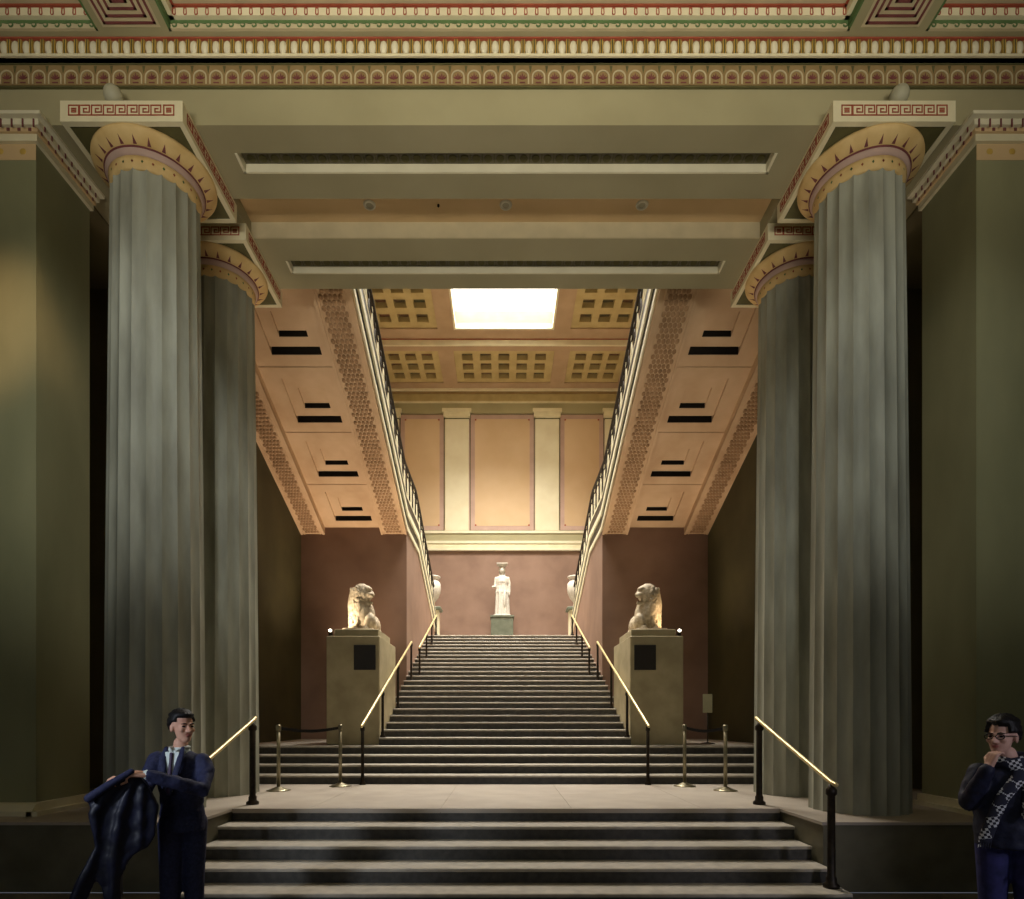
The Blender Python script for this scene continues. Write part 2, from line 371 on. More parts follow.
# anthemion frieze band
b = MB('brownband', 'echinus', 'olive', 'maroon')
b.box(-11, 11, 6.405, 6.43, 8.49, 8.705)
b.use('olive'); b.box(-11, 11, 6.40, 6.43, 8.462, 8.478); b.box(-11, 11, 6.395, 6.43, 8.70, 8.712)
sp = 0.172
for i in range(-34, 35):
    c = i*sp; yy = 6.405
    b.use('runner'); z0 = 8.50
    prev = None
    for k in range(11):
        a = PI*k/10
        po, pi_ = (c+0.072*math.cos(a), z0+0.075+0.072*math.sin(a)), (c+0.058*math.cos(a), z0+0.075+0.058*math.sin(a))
        if prev: b.prism_y([prev[0], po, pi_, prev[1]], yy-0.006, yy)
        prev = (po, pi_)
    for s in (-1, 1): b.box(c+s*0.058, c+s*0.072, yy-0.006, yy, z0, z0+0.075)
    b.use('maroon')
    for a in (-60, -30, 0, 30, 60):      # palmette leaves
        r = math.radians(a); d = Vector((math.sin(r), math.cos(r))); q = Vector((d.y, -d.x))
        p0 = Vector((c, z0+0.045)); L = 0.072 if a == 0 else 0.058
        b.prism_y([tuple(p0), tuple(p0+d*L*.6+q*.008), tuple(p0+d*L), tuple(p0+d*L*.6-q*.008)], yy-0.005, yy)
    b.box(c-0.03, c+0.03, yy-0.005, yy, z0+0.008, z0+0.018)
    b.use('olive'); b.prism_y([(c+sp/2-0.016, 8.69), (c+sp/2, 8.61), (c+sp/2+0.016, 8.69)], yy-0.004, yy)
st(b.build('trim_10'))
# egg and dart moulding
b = MB('ivory', 'gold', 'red', 'cream', 'olive')
b.use('brownband'); b.box(-11, 11, 6.345, 6.43, 8.712, 8.907)
b.use('cream'); b.box(-11, 11, 6.325, 6.43, 8.712, 8.738)
b.use('red'); b.box(-11, 11, 6.318, 6.43, 8.892, 8.907)
sp = 0.118
for i in range(-52, 53):
    c = i*sp
    b.smooth = True; b.use('ivory'); b.ell((c, 6.345, 8.818), (0.040, 0.024, 0.072), 10, 8)
    b.smooth = False; b.use('gold'); 
    for s in (-1, 1):
        b.box(c+s*0.043, c+s*0.050, 6.325, 6.35, 8.742, 8.890)
    b.use('olive'); b.box(c+sp/2-0.005, c+sp/2+0.005, 6.33, 6.35, 8.742, 8.890)
st(b.build('trim_11'))

# ------------------------------------------------------------------ plinths, landing, front steps
for s, nm in ((-1, 'left'), (1, 'right')):
    b = MB('plinth', 'landing')
    b.box(s*3.14, s*11, 5.95, 9.45, 0, ZL-0.03); b.use('landing'); b.box(s*3.12, s*11, 5.93, 9.52, ZL-0.03, ZL)
    st(b.build('floor_plinth_'+nm))
b = MB('landing', 'joint')
for i in range(-2, 3):
    x0, x1 = (-3.12 if i == -2 else i*1.5-0.75), (3.12 if i == 2 else i*1.5+0.75)
    for (ya, yb) in ((6.84, 8.2), (8.2, 9.52)):
        b.use('landing'); b.box(x0+0.002, x1-0.002, ya+0.002, yb-0.002, ZL-0.05, ZL)
b.use('joint'); b.box(-3.12, 3.12, 6.86, 9.52, 0, ZL-0.004)
st(b.build('floor_landing'))
def flight(name, label, steps):
    t = thing(name, (0, steps[0][2], steps[0][4]), label, 'stairs')
    for (x0, x1, y0, y1, z0, z1) in steps:
        b = MB('step'); 
        oy, oz = steps[0][2], steps[0][4]
        nz = 0.030; g = 0.022
        # riser body under a rounded overhanging tread
        prof = [(y0+g, z0), (y1, z0), (y1, z1), (y0+0.008, z1), (y0, z1-0.008), (y0, z1-nz), (y0+g, z1-nz-0.006)]
        b.prism_x([(y-oy, z-oz) for y, z in prof], x0, x1)
        b.use('riser'); b.box(x0+0.002, x1-0.002, y0+g-0.010-oy, y0+g+0.02-oy, z0+0.001-oz, z1-nz-0.006-oz)  # dark facing carries the painted shade of the riser
        o = b.build('step', t)
    return t
flight('entrance_steps', 'broad pale stone steps in the foreground leading up to the column landing',
       [(-3.12, 3.12, 6.84-T*k, 6.86+0.0*k if k == 1 else 6.84-T*(k-1)+0.022, 0.0, ZL-R*k) for k in (4, 3, 2, 1)])
# top riser of the front steps
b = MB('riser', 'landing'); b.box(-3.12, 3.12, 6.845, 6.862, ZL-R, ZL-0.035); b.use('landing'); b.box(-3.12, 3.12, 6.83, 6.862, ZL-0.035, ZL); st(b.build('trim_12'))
S = []
for k in range(1, 27):
    yn = Y1+T*(k-1); z1 = ZL+R*k
    hw = 4.93 if k <= 4 else (2.30 if k <= 10 else HW)
    S.append((-hw, hw, yn-0.022, yn+T if k < 26 else yn+0.2, z1-R, z1))
flight('lower_steps', 'four wide grey steps across the whole stair hall at the back of the landing', S[:4])
flight('main_staircase', 'long grey stone staircase rising between the two lions to the statue', S[4:])
# solid ground below the main flight
b = MB('plinth'); b.prism_x([(9.7, 0), (9.7, ZL), (18.6, ZT-R-0.05), (18.6, 0)], -HW, HW); st(b.build('floor_stair_core'))
b = MB('landing'); b.box(-4.95, -HW, 10.8, 14.6, ZL, 1.26); b.box(HW, 4.95, 10.8, 14.6, ZL, 1.26); st(b.build('floor_side'))
b = MB('landing'); b.box(-4.95, 4.95, 18.68, 24.5, ZT-0.3, ZT); st(b.build('floor_top'))

# ------------------------------------------------------------------ stair hall shell
def SZ(y): return 6.25+0.39*(14.6-y)
# brown substructures: front face, cheek wall along the main flight, top following the upper flight
for s, nm in ((-1, 'left'), (1, 'right')):
    b = MB('brown')
    b.prism_x([(14.6, ZL), (14.6, 6.30), (14.6, 6.5), (16.7, 6.5), (20.9, 4.88), (20.9, ZL)], s*HW, s*4.95)
    st(b.build('wall_stair_'+nm))
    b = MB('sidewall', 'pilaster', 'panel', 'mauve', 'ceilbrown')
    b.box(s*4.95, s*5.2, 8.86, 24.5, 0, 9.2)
    b.use('ivory'); b.box(s*4.90, s*5.2, 8.86, 24.5, 9.2, 9.6)
    b.use('panel'); b.box(s*4.95, s*5.2, 8.86, 24.5, 9.6, 15.4)
    for k in range(5):
        yy = 9.6+k*3.6; b.use('pilaster'); b.box(s*4.88, s*4.95, yy, yy+0.95, 9.6, 13.9)
    b.use('cream'); b.box(s*4.8, s*4.95, 8.86, 24.5, 13.9, 14.6)
    st(b.build('wall_hall_'+nm))
    # recess between pier and rear of portico, dark side passage
    b = MB('shell'); b.box(s*7.0, s*7.2, 7.3, 9.1, 0.7, 9.3); b.box(s*5.22, s*7.0, 8.86, 9.05, 0.7, 9.3); b.box(s*5.12, s*7.0, 7.34, 8.86, BZ, BZ+0.2); st(b.build('wall_passage_'+nm))
b = MB('khaki'); b.box(-5.2, 5.2, 8.7, 8.86, 9.3, 15.4); st(b.build('wall_front'))
# back wall
def bz(py): return 1.7+(721-py)/600*24.5
def bx(px): return (px-503)/600*24.5-0.035
b = MB('brown', 'ivory', 'cream', 'panel', 'mauve', 'pilaster', 'khaki', 'brownband')
b.box(-5.2, 5.2, 24.5, 24.8, 0.7, bz(551))
b.use('mauve'); b.box(-5.2, 5.2, 24.5, 24.8, bz(551), 15.4)
b.use('ivory'); b.box(-5, 5, 24.38, 24.5, bz(551), bz(549)); b.box(-5, 5, 24.40, 24.5, bz(544), bz(541.5))
b.use('cream'); b.box(-5, 5, 24.43, 24.5, bz(549), bz(544)); b.use('khaki'); b.box(-5, 5, 24.42, 24.5, bz(541.5), bz(534))
b.use('ivory'); b.box(-5, 5, 24.38, 24.5, bz(534), bz(531.5))
b.use('khaki'); b.box(-5, 5, 24.40, 24.5, bz(414), bz(404.5))
b.use('cream'); b.box(-5, 5, 24.34, 24.5, bz(404.5), bz(403)); b.use('ceilgold'); b.box(-5, 5, 24.36, 24.5, bz(403), bz(396))
b.use('brownband'); b.box(-5, 5, 24.30, 24.5, bz(396), bz(394)); b.use('ivory'); b.box(-5, 5, 24.22, 24.5, bz(394), bz(392))
st(b.build('wall_back'))
def wall_panel(x0, x1, nm):
    b = MB('olive', 'mauve', 'panel'); z0, z1 = bz(531), bz(414.5)
    b.box(x0, x1, 24.485, 24.5, z0, z1)
    b.use('mauve'); b.box(x0+0.03, x1-0.03, 24.478, 24.5, z0+0.03, z1-0.03)
    b.use('panel')
    i = 0.20; q = 0.09
    b.prism_y([(x0+i+q, z0+i), (x1-i-q, z0+i), (x1-i, z0+i+q), (x1-i, z1-i-q), (x1-i-q, z1-i), (x0+i+q, z1-i), (x0+i, z1-i-q), (x0+i, z0+i+q)], 24.472, 24.5)
    for cx in (x0+i+0.03, x1-i-0.03):
        for cz in (z0+i+0.03, z1-i-0.03): b.use('red'); b.box(cx-0.03, cx+0.03, 24.470, 24.5, cz-0.03, cz+0.03)
    st(b.build(nm))
wall_panel(bx(470), bx(534.5), 'trim_13'); wall_panel(bx(400), bx(444.5), 'trim_14'); wall_panel(bx(559.5), bx(604), 'trim_15')
n = 16
for (a, c) in ((445, 469), (535, 559), (604.5, 622), (384, 399.5)):
    b = MB('pilaster', 'cream')
    b.cbox(bx(a), bx(c), 24.38, 24.5, bz(531.5), bz(418)+0.02, 0.015)
    b.use('cream'); b.box(bx(a)-0.05, bx(c)+0.05, 24.34, 24.5, bz(418), bz(414)); b.box(bx(a)-0.10, bx(c)+0.10, 24.30, 24.5, bz(414), bz(410.5))
    b.use('olive'); b.box(bx(a)-0.01, bx(c)+0.01, 24.37, 24.5, bz(420.5), bz(419.5))
    st(b.build('trim_%d' % n)); n += 1
# coffered ceiling of the stair hall
ZF = 1.7+13.43; ZN = ZF+0.22
b = MB('ceilbrown', 'ceilgold', 'cofferin', 'ivory')
def group_cells(x0, x1, y0, y1, z, nx, ny, cell=0.40):
    # gold panel sunk in a tan ceiling, pierced by square coffers
    mx, my = 0.14, 0.14; px, py = (x1-x0-2*mx)/nx, (y1-y0-2*my)/ny
    xs = [x0]; ys = [y0]
    for i in range(nx): c = x0+mx+px*(i+.5); xs += [c-cell/2, c+cell/2]
    for j in range(ny): c = y0+my+py*(j+.5); ys += [c-cell/2, c+cell/2]
    xs.append(x1); ys.append(y1)
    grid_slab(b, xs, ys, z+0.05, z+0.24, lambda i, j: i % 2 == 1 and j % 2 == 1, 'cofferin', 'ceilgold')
def ceiling_zone(xs, ys, z, cells):
    grid = {}
    def hole(i, j): return (i, j) in cells
    b.use('ceilbrown')
    for j in range(len(ys)-1):
        for i in range(len(xs)-1):
            if not hole(i, j): b.box(xs[i], xs[i+1], ys[j], ys[j+1], z, z+0.35)
# far row
ceiling_zone([-5.2, -4.52, -2.40, -1.84, 1.84, 2.40, 4.52, 5.2], [21.5, 21.78, 23.86, 24.8], ZF, {(1, 1), (3, 1), (5, 1)})
group_cells(-4.52, -2.40, 21.78, 23.86, ZF, 3, 3); group_cells(-1.84, 1.84, 21.78, 23.86, ZF, 5, 3); group_cells(2.40, 4.52, 21.78, 23.86, ZF, 3, 3)
# near zone around the skylight
YS0, YS1 = 14.0, 21.0
ceiling_zone([-5.2, -4.52, -2.32, -1.75, 1.75, 2.32, 4.52, 5.2], [8.7, 9.8, 13.0, YS0, 17.3, 17.8, 20.9, 21.5], ZN,
             {(1, 3), (5, 3), (1, 5), (5, 5), (3, 3), (3, 4), (3, 5), (3, 1)})
for s0, s1 in ((-4.52, -2.32), (2.32, 4.52)):
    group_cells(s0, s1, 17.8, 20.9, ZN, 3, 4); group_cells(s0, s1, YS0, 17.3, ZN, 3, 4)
b.use('red'); b.box(-5, 5, 21.42, 21.5, ZF+0.20, ZF+0.235)
b.use('ivory'); b.box(-5, 5, 21.44, 21.51, ZF-0.0, ZF+0.19); b.use('ivory'); b.box(-5, 5, 21.36, 21.5, ZF+0.235, ZF+0.25)
st(b.build('ceiling_hall'))
for k, (ya, yb) in enumerate(((YS0, 20.93), (9.8, 13.0))):  # second, nearer skylight is out of view, added for light on the treads
    yc = (ya+yb)/2; L = (yb-ya)/2
    wn = thing('window_%d' % (k+1), (0, yc, ZN), None, None); wn['kind'] = 'structure'
    b = MB('ivory')
    for x0, x1, y0, y1 in ((-1.75, -1.68, -L, L), (1.68, 1.75, -L, L), (-1.68, 1.68, -L, -L+0.07), (-1.68, 1.68, L-0.09, L)):
        b.box(x0, x1, y0, y1, -0.01, 0.60)
    b.build('window_frame', wn)
    b = MB('skyglass'); b.box(-1.75, 1.75, -L, L, 0.60, 0.64); b.build('window_glass', wn)

# ------------------------------------------------------------------ upper flights with panelled soffits
PATH = [(8.87, SZ(8.87)), (14.6, 6.25), ]
def ztop(y, off):     # string line offset above soffit, flat landing then down
    if y < 14.6: return SZ(y)+off
    if y < 16.6: return 6.25+off
    return 6.25+off-0.39*(y-16.6)
for s, nm in ((-1, 'left'), (1, 'right')):
    t = thing('upper_staircase', (s*3.66, 11.7, SZ(11.7)), 'upper stair flight on the %s with peach panelled underside, climbing toward the viewer' % nm, 'stairs')
    ox, oy, oz = t.location
    L = Matrix.Translation((-ox, -oy, -oz))
    def loc(b):
        b.v = [(v[0]-ox, v[1]-oy, v[2]-oz) for v in b.v]; return b
    ca = math.cos(math.atan(0.39))
    def slab(b, x0, x1, y0, y1, o0, o1):     # sloped slab between offsets above the soffit plane
        b.prism_x([(y0, SZ(y0)+o0), (y1, SZ(y1)+o0), (y1, SZ(y1)+o1), (y0, SZ(y0)+o1)], s*x0, s*x1)
    YA, YB = 8.87, 14.6
    # panelled underside
    b = MB('peach')
    pz = 0.16
    edges = [14.6-1.325*k for k in range(0, 5)]; edges[-1] = YA
    for k in range(4):
        y1, y0 = edges[k], edges[k+1]
        a0, a1 = 3.17, 4.04; c0, c1 = 3.33, 3.82
        f0, f1 = y1-0.22, max(y0+0.18, y1-1.12)      # outer sunk field
        g0, g1 = y1-0.47, f1+0.24                    # inner sunk field
        w = 0.09
        b.use('peach')
        slab(b, 3.0, a0, y0, y1, pz, 0.5); slab(b, a1, 4.37, y0, y1, pz, 0.5)
        slab(b, a0, a1, f0, y1, pz, 0.5); slab(b, a0, a1, y0, f1, pz, 0.5)
        d1, d2 = pz+0.055, pz+0.10
        slab(b, a0, c0, f1, f0-w, d1, 0.5); slab(b, c1, a1, f1, f0-w, d1, 0.5)
        slab(b, c0, c1, g0, f0-w, d1, 0.5); slab(b, c0, c1, f1, g1, d1, 0.5)
        slab(b, c0, c1, g1, g0-w*0.7, d2, 0.5)
        b.use('slotshade'); slab(b, a0, a1, f0-0.012, f0-0.001, pz+0.004, 0.45); slab(b, c0, c1, g0-0.012, g0-0.001, d1+0.004, 0.45)  # slot faces lined dark to paint in their shade
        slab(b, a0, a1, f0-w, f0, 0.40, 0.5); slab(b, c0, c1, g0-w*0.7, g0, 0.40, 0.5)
        b.use('peach')
        slab(b, 3.0, 4.37, y0-0.012, y0+0.012, pz-0.012, pz+0.02)
    loc(b).build('soffit_panels', t)
    # ribs with rows of carved scales
    for x0, x1, nmx in ((HW, 3.0, 'inner'), (4.37, 4.95, 'outer')):
        b = MB('peach', 'peachdark')
        slab(b, x0, x1, YA, YB, 0.0, 0.45)
        b.use('peach'); slab(b, x0, x0+0.05, YA, YB, -0.02, 0.02); slab(b, x1-0.05, x1, YA, YB, -0.02, 0.02)
        xa, xb = x0+0.13, x1-0.11
        slab(b, xa-0.03, xa-0.015, YA, YB, -0.02, 0.01); slab(b, xb+0.015, xb+0.03, YA, YB, -0.02, 0.01)
        nrow = int((YB-YA-0.1)/0.085)
        for r in range(nrow):
            yy = YB-0.08-r*0.085
            for c in range(5):
                xx = xa+(xb-xa)*(c+0.25+0.5*(r % 2))/5
                rr = 0.036
                ring = lambda q, dz: [(s*xx+q*math.cos(2*PI*j/8), yy+q*math.sin(2*PI*j/8)*1.15, SZ(yy+q*math.sin(2*PI*j/8)*1.15)-dz) for j in range(8)]
                b.use('peachdark'); b.rings([ring(rr, -0.004), ring(rr*0.95, 0.012), ring(rr*0.5, 0.024)])
        loc(b).build('carved_rib', t)
    # stone string along the open side
    b = MB('ivory', 'bronze')
    def strip(b, x0, x1, o0, o1, ya, yb):
        ys = [y for y in (ya, 14.6, 16.6, yb) if ya <= y <= yb]; ys = sorted(set(ys))
        poly = [(y, ztop(y, o0)) for y in ys]+[(y, ztop(y, o1)) for y in reversed(ys)]
        b.prism_x(poly, s*x0, s*x1)
    b.use('peach'); strip(b, HW+0.03, HW+0.25, 0.10, 0.93, YA, 20.9)
    b.use('ivory'); strip(b, HW-0.03, HW+0.04, 0.09, 0.19, YA, 20.9); strip(b, HW-0.035, HW+0.04, 0.46, 0.60, YA, 20.9)
    b.use('bronze'); strip(b, HW-0.0, HW+0.04, 0.20, 0.455, YA, 20.9); strip(b, HW-0.0, HW+0.04, 0.61, 0.90, YA, 20.9)
    b.use('ivory'); strip(b, HW-0.01, HW+0.2, 0.90, 0.94, YA, 20.9)
    loc(b).build('string', t)
    # treads on top
    for k in range(15):
        y1 = 14.6-k*0.39; b = MB('step')
        if y1-0.39 < YA: break
        b.box(s*2.62, s*4.94, y1-0.39, y1+0.02, SZ(y1)+0.42, SZ(y1)+0.46+0.152)
        loc(b).build('step', t)
    b = MB('step'); b.box(s*2.62, s*4.94, 14.6, 16.7, 6.5, 6.86); loc(b).build('half_landing', t)
    # balustrade
    t = thing('balustrade', (s*(HW+0.08), 14.6, 6.92), 'ornamental dark metal balustrade of the %s upper flight' % nm, 'balustrade')
    ox, oy, oz = t.location
    X = s*(HW+0.08)
    def rail(name, off, r, m):
        b = MB(m); pts = [(X, y, ztop(y, off)) for y in (YA, 14.55, 14.7, 16.5, 16.75, 20.85)]
        b.tube(pts, r, 8); return loc(b).build(name, t, True)
    rail('handrail', 1.80, 0.05, 'bronze'); rail('lower_rail', 0.98, 0.022, 'bronze'); rail('upper_rail', 1.64, 0.018, 'bronze')
    N = 46
    for i in range(N):
        y = YA+0.15+i*(20.8-YA-0.2)/(N-1)
        zb = ztop(y, 0.92)
        b = MB('bronze' if i % 2 else 'ivory')  # every other baluster pale: highlights of the lit lattice put into colour
        b.tube([(X, y, zb), (X, y, ztop(y, 1.80))], 0.014, 6)
        # scroll ornament: two opposed C curves and a palmette spear
        for q in (-1, 1):
            pts = [(X, y+q*(0.02+0.075*math.sin(PI*k/8)), zb+0.08+0.60*k/8) for k in range(9)]
            b.tube(pts, 0.011, 5)
            pts = [(X, y+q*(0.05+0.035*math.cos(a)), zb+0.38+0.045*math.sin(a)) for a in [k*PI/4 for k in range(8)]]
            b.tube(pts, 0.010, 5)
        b.ell((X, y, zb+0.76), (0.02, 0.04, 0.06), 8, 6)
        loc(b).build('baluster', t, True)

# ------------------------------------------------------------------ columns
def column(x, y, label):
    t = thing('fluted_column', (x, y, ZL), label, 'column', 'grey fluted columns on the landing')
    H = 7.165
    # shaft with 20 flutes, slight entasis
    b = MB('column'); b.smooth = True
    zs = [i*(H-0.29)/20 for i in range(21)]
    def rad(z): u = z/(H-0.29); return 0.51-0.065*u-0.012*(u*u-u)
    NF, sg = 20, 7
    for f in range(NF):
        rs = []
        for z in zs:
            r = rad(z); ring = []
            for j in range(sg+1):
                a = 2*PI*(f+j/sg)/NF; q = j/sg*2-1
                d = 0.026*(1-q*q)
                ring.append(((r-d)*math.cos(a), (r-d)*math.sin(a), z))
            rs.append(ring)
        b.rings(rs, close=False, cap=False)
        # shallow arched head of the flute
    b.smooth = False; b.lathe([(0.41, 0.0), (0.41, H-0.3)], n=24)
    b.build('shaft', t)
    # capital: neck band, annulets and flat echinus
    b = MB('echinus', 'cream', 'maroon', 'green'); b.smooth = True
    b.lathe([(0.430, H-0.31), (0.447, H-0.30), (0.450, H-0.22), (0.462, H-0.185)], n=64)
    b.use('mauve'); b.lathe([(0.462, H-0.185), (0.478, H-0.175), (0.492, H-0.135), (0.49, H-0.125)], n=64)
    b.use('maroon'); b.lathe([(0.48, H-0.128), (0.503, H-0.126), (0.503, H-0.116), (0.48, H-0.114)], n=64)
    b.use('echinus'); b.lathe([(0.485, H-0.118), (0.510, H-0.110), (0.560, H-0.082), (0.600, H-0.050), (0.622, H-0.020), (0.62, H+0.004)], n=64)
    b.smooth = False
    for i in range(28):      # painted dots on the neck
        a = 2*PI*i/28; b.use('red' if i % 2 else 'green')
        c, s_ = math.cos(a), math.sin(a); r1 = 0.4535; zz = H-0.235
        b.add([(r1*c-0.013*s_, r1*s_+0.013*c, zz), (r1*c, r1*s_, zz+0.018), (r1*c+0.013*s_, r1*s_-0.013*c, zz), (r1*c, r1*s_, zz-0.018)], [(0, 1, 2, 3), (3, 2, 1, 0)])
    b.use('maroon')
    for i in range(24):      # painted rays on the echinus
        a = 2*PI*(i+.5)/24
        def P(r, zz, da): return (r*math.cos(a+da), r*math.sin(a+da), zz)
        w = 0.036
        b.add([P(0.513, H-0.113, -w), P(0.513, H-0.113, w), P(0.580, H-0.070, 0), P(0.512, H-0.105, -w), P(0.512, H-0.105, w), P(0.575, H-0.062, 0)],
              [(0, 1, 2), (3, 5, 4), (0, 3, 4, 1), (1, 4, 5, 2), (2, 5, 3, 0)])
    b.build('capital', t)
    # abacus with sunk dark corners on its underside and key pattern
    h = 0.63; b = MB('cream', 'olive')
    b.box(-h, h, -h, h, H+0.012, H+0.215)
    for ax in range(4):
        r = Matrix.Rotation(ax*PI/2, 3, 'Z')
        for (x0, x1, y0, y1) in ((-h, h, -h, -h+0.055),):
            vs = [r @ Vector(p) for p in [(x0, y0, H), (x1, y0, H), (x1-0.055, y1, H), (x0+0.055, y1, H), (x0, y0, H+0.013), (x1, y0, H+0.013), (x1-0.055, y1, H+0.013), (x0+0.055, y1, H+0.013)]]
            b.add(vs, [(0, 3, 2, 1), (4, 5, 6, 7), (0, 1, 5, 4), (1, 2, 6, 5), (2, 3, 7, 6), (3, 0, 4, 7)])
    b.use('olive'); b.box(-h+0.05, h-0.05, -h+0.05, h-0.05, H+0.008, H+0.013)
    ab = b.build('abacus', t)
    k = MB('red'); n = 9; w = 1.10/n; t_ = 0.0075
    for ax in range(4):
        seg = []
        z0, z1 = H+0.065, H+0.165
        for i in range(n):
            x = -0.55+i*w
            if i in (0, n-1):
                seg += [(x+.01, z0, x+w-.01, z0), (x+.01, z1, x+w-.01, z1), (x+.01, z0, x+.01, z1), (x+w-.01, z0, x+w-.01, z1), (x+.04, (z0+z1)/2, x+w-.04, (z0+z1)/2), (x+.04, (z0+z1)/2+.018, x+w-.04, (z0+z1)/2+.018), (x+.04, (z0+z1)/2-.018, x+w-.04, (z0+z1)/2-.018)]
            else:
                seg += [(x, z0, x, z1), (x, z1, x+w*.82, z1), (x+w*.82, z1, x+w*.82, z0+.03), (x+w*.82, z0+.03, x+w*.34, z0+.03), (x+w*.34, z0+.03, x+w*.34, z1-.035), (x+w*.34, z1-.035, x+w*.58, z1-.035), (x, z0, x+w, z0)]
        r = Matrix.Rotation(ax*PI/2, 3, 'Z')
        for (a, c, e, g) in seg:
            x0, x1, zz0, zz1 = min(a, e)-t_*.8, max(a, e)+t_*.8, min(c, g)-t_*.8, max(c, g)+t_*.8
            vs = [r @ Vector(p) for p in [(x0, -h-0.004, zz0), (x1, -h-0.004, zz0), (x1, -h, zz0), (x0, -h, zz0), (x0, -h-0.004, zz1), (x1, -h-0.004, zz1), (x1, -h, zz1), (x0, -h, zz1)]]
            k.add(vs, [(0, 3, 2, 1), (4, 5, 6, 7), (0, 1, 5, 4), (1, 2, 6, 5), (2, 3, 7, 6), (3, 0, 4, 7)])
    k.build('key_pattern', ab)
    return t
c0 = column(-3.96, 6.80, 'tall grey fluted column, front one of the left pair')
for x, y, l in ((3.99, 6.80, 'tall grey fluted column, front one of the right pair'), (-3.96, 8.32, 'grey fluted column partly hidden behind the front left column'), (3.99, 8.32, 'grey fluted column partly hidden behind the front right column')):
    c = copy_tree(c0); c.location = (x, y, ZL); c['label'] = l

# ------------------------------------------------------------------ piers
for s, nm in ((-1, 'left'), (1, 'right')):
    xi = 5.03
    t = thing('square_pier', (s*6.4, 6.8, ZL), 'broad smooth olive wall pier at the far %s edge with painted cap' % nm, 'pier')
    ox, oy, oz = t.location
    b = MB('pier', 'orange', 'red'); b.box(s*xi, s*8.0, 6.42, 7.25, ZL, BZ)
    b.use('orange'); b.box(s*(xi+0.0), s*8.0, 6.416, 6.42, 7.70, 7.87)
    for i in range(12):
        b.use('gold'); b.ell((s*(xi+0.14+i*0.24), 6.416, 7.79), (0.035, 0.006, 0.035), 8, 6)
    loc(b).build('pier_shaft', t)
    b = MB('ivory', 'orange', 'cream', 'maroon')
    def ring(o, za, zb): b.box(s*(xi-o), s*8.0, 6.42-o, 7.25+o*0.3, za, zb)
    b.use('cream'); ring(0.04, 7.87, 7.945); b.use('orange'); ring(0.065, 7.945, 7.985); b.use('ivory'); ring(0.10, 7.985, 8.045); ring(0.155, 8.045, 8.079)
    b.use('maroon')
    for i in range(26): b.box(s*(xi-0.06+i*0.115), s*(xi-0.045+i*0.115), 6.312, 6.32, 7.955, 8.04)
    for i in range(9):
        yy = 6.40+i*0.1; b.box(s*(xi-0.108), s*(xi-0.10), yy, yy+0.014, 7.99, 8.04)
        b.box(s*(xi-0.073), s*(xi-0.065), yy, yy+0.014, 7.95, 7.985)
    for i in range(26): b.box(s*(xi-0.0+i*0.115), s*(xi+0.03+i*0.115), 6.349, 6.355, 7.95, 7.98)
    loc(b).build('pier_cap', t)
    b = MB('cream'); 
    b.prism_x([(6.28, ZL), (6.28, ZL+0.05), (6.34, ZL+0.12), (6.42, ZL+0.13), (7.25, ZL+0.13), (7.25, ZL)], s*(xi-0.06), s*8.0)
    b.box(s*(xi-0.12), s*xi, 6.28, 7.25, ZL, ZL+0.05)
    loc(b).build('pier_base', t)
    # wall behind pier
    b = MB('shell'); b.box(s*8.2, s*11, 6.6, 7.2, ZL, BZ); st(b.build('wall_side_'+nm))

# ------------------------------------------------------------------ small ceiling devices
for i, x in enumerate((-1.74, 0.0, 1.74)):
    t = thing('recessed_downlight', (x, 7.66, BZ+0.21), 'small round white downlight in the orange ceiling strip, %s of three' % ('leftmost', 'middle', 'rightmost')[i], 'ceiling light', 'recessed downlights between the beams')
    b = MB('lampwhite'); b.smooth = True
    b.rings([[(r*math.cos(2*PI*j/20), r*math.sin(2*PI*j/20), z) for j in range(20)] for r, z in ((0.045, -0.001), (0.045, -0.012), (0.075, -0.012), (0.08, -0.001))], cap=False)
    b.build('trim_ring', t)
    b = MB('globe'); b.lathe([(0.045, -0.004), (0.03, -0.001)], n=16); b.build('lens', t)
b = MB('bronze'); b.lathe([(0.014, 0), (0.016, -0.02), (0.008, -0.03)], n=10); o = b.build('ceiling_sensor'); o.location = (-0.86, 7.66, BZ+0.21)
tag(o, 'tiny dark sensor on the orange strip between the left and middle downlights', 'sensor')
for s, nm in ((-1, 'left'), (1, 'right')):
    t = thing('globe_lamp', (s*4.11, 6.28, ZL+7.165+0.216), 'round grey globe standing on top of the front %s column capital' % nm, 'lamp', 'globes on the column capitals')
    b = MB('globe'); b.smooth = True; b.ell((0, 0, 0.16), (0.095, 0.095, 0.095), 20, 12); b.build('globe', t)
    b = MB('bronze'); b.smooth = True; b.lathe([(0.05, 0), (0.05, 0.012), (0.02, 0.02), (0.018, 0.075)], n=14); b.build('lamp_stem', t)

# ------------------------------------------------------------------ handrails
def handrail(name, label, pts_post, rail_pts, group, rad=0.024, bases=True, pr=0.026):
    x0, y0, z0 = pts_post[0][:3]
    t = thing(name, (x0, y0, z0), label, 'handrail', group)
    global ox, oy, oz
    ox, oy, oz = t.location
    for (x, y, z, h) in pts_post:
        b = MB('bronze'); b.smooth = True
        b.lathe([(pr*2.0, z), (pr*2.0, z+0.03), (pr*1.3, z+0.05), (pr*1.3, z+0.09), (pr, z+0.11), (pr*0.95, z+h-0.10), (pr*1.35, z+h-0.085), (pr*1.35, z+h-0.04), (pr*0.8, z+h-0.02), (pr*0.6, z+h+0.005)], x, y, 16)
        loc(b).build('post', t)
    b = MB('brass'); b.tube(rail_pts, rad, 12); loc(b).build('brass_rail', t, True)
    return t
def loc(b):
    b.v = [(v[0]-ox, v[1]-oy, v[2]-oz) for v in b.v]; return b
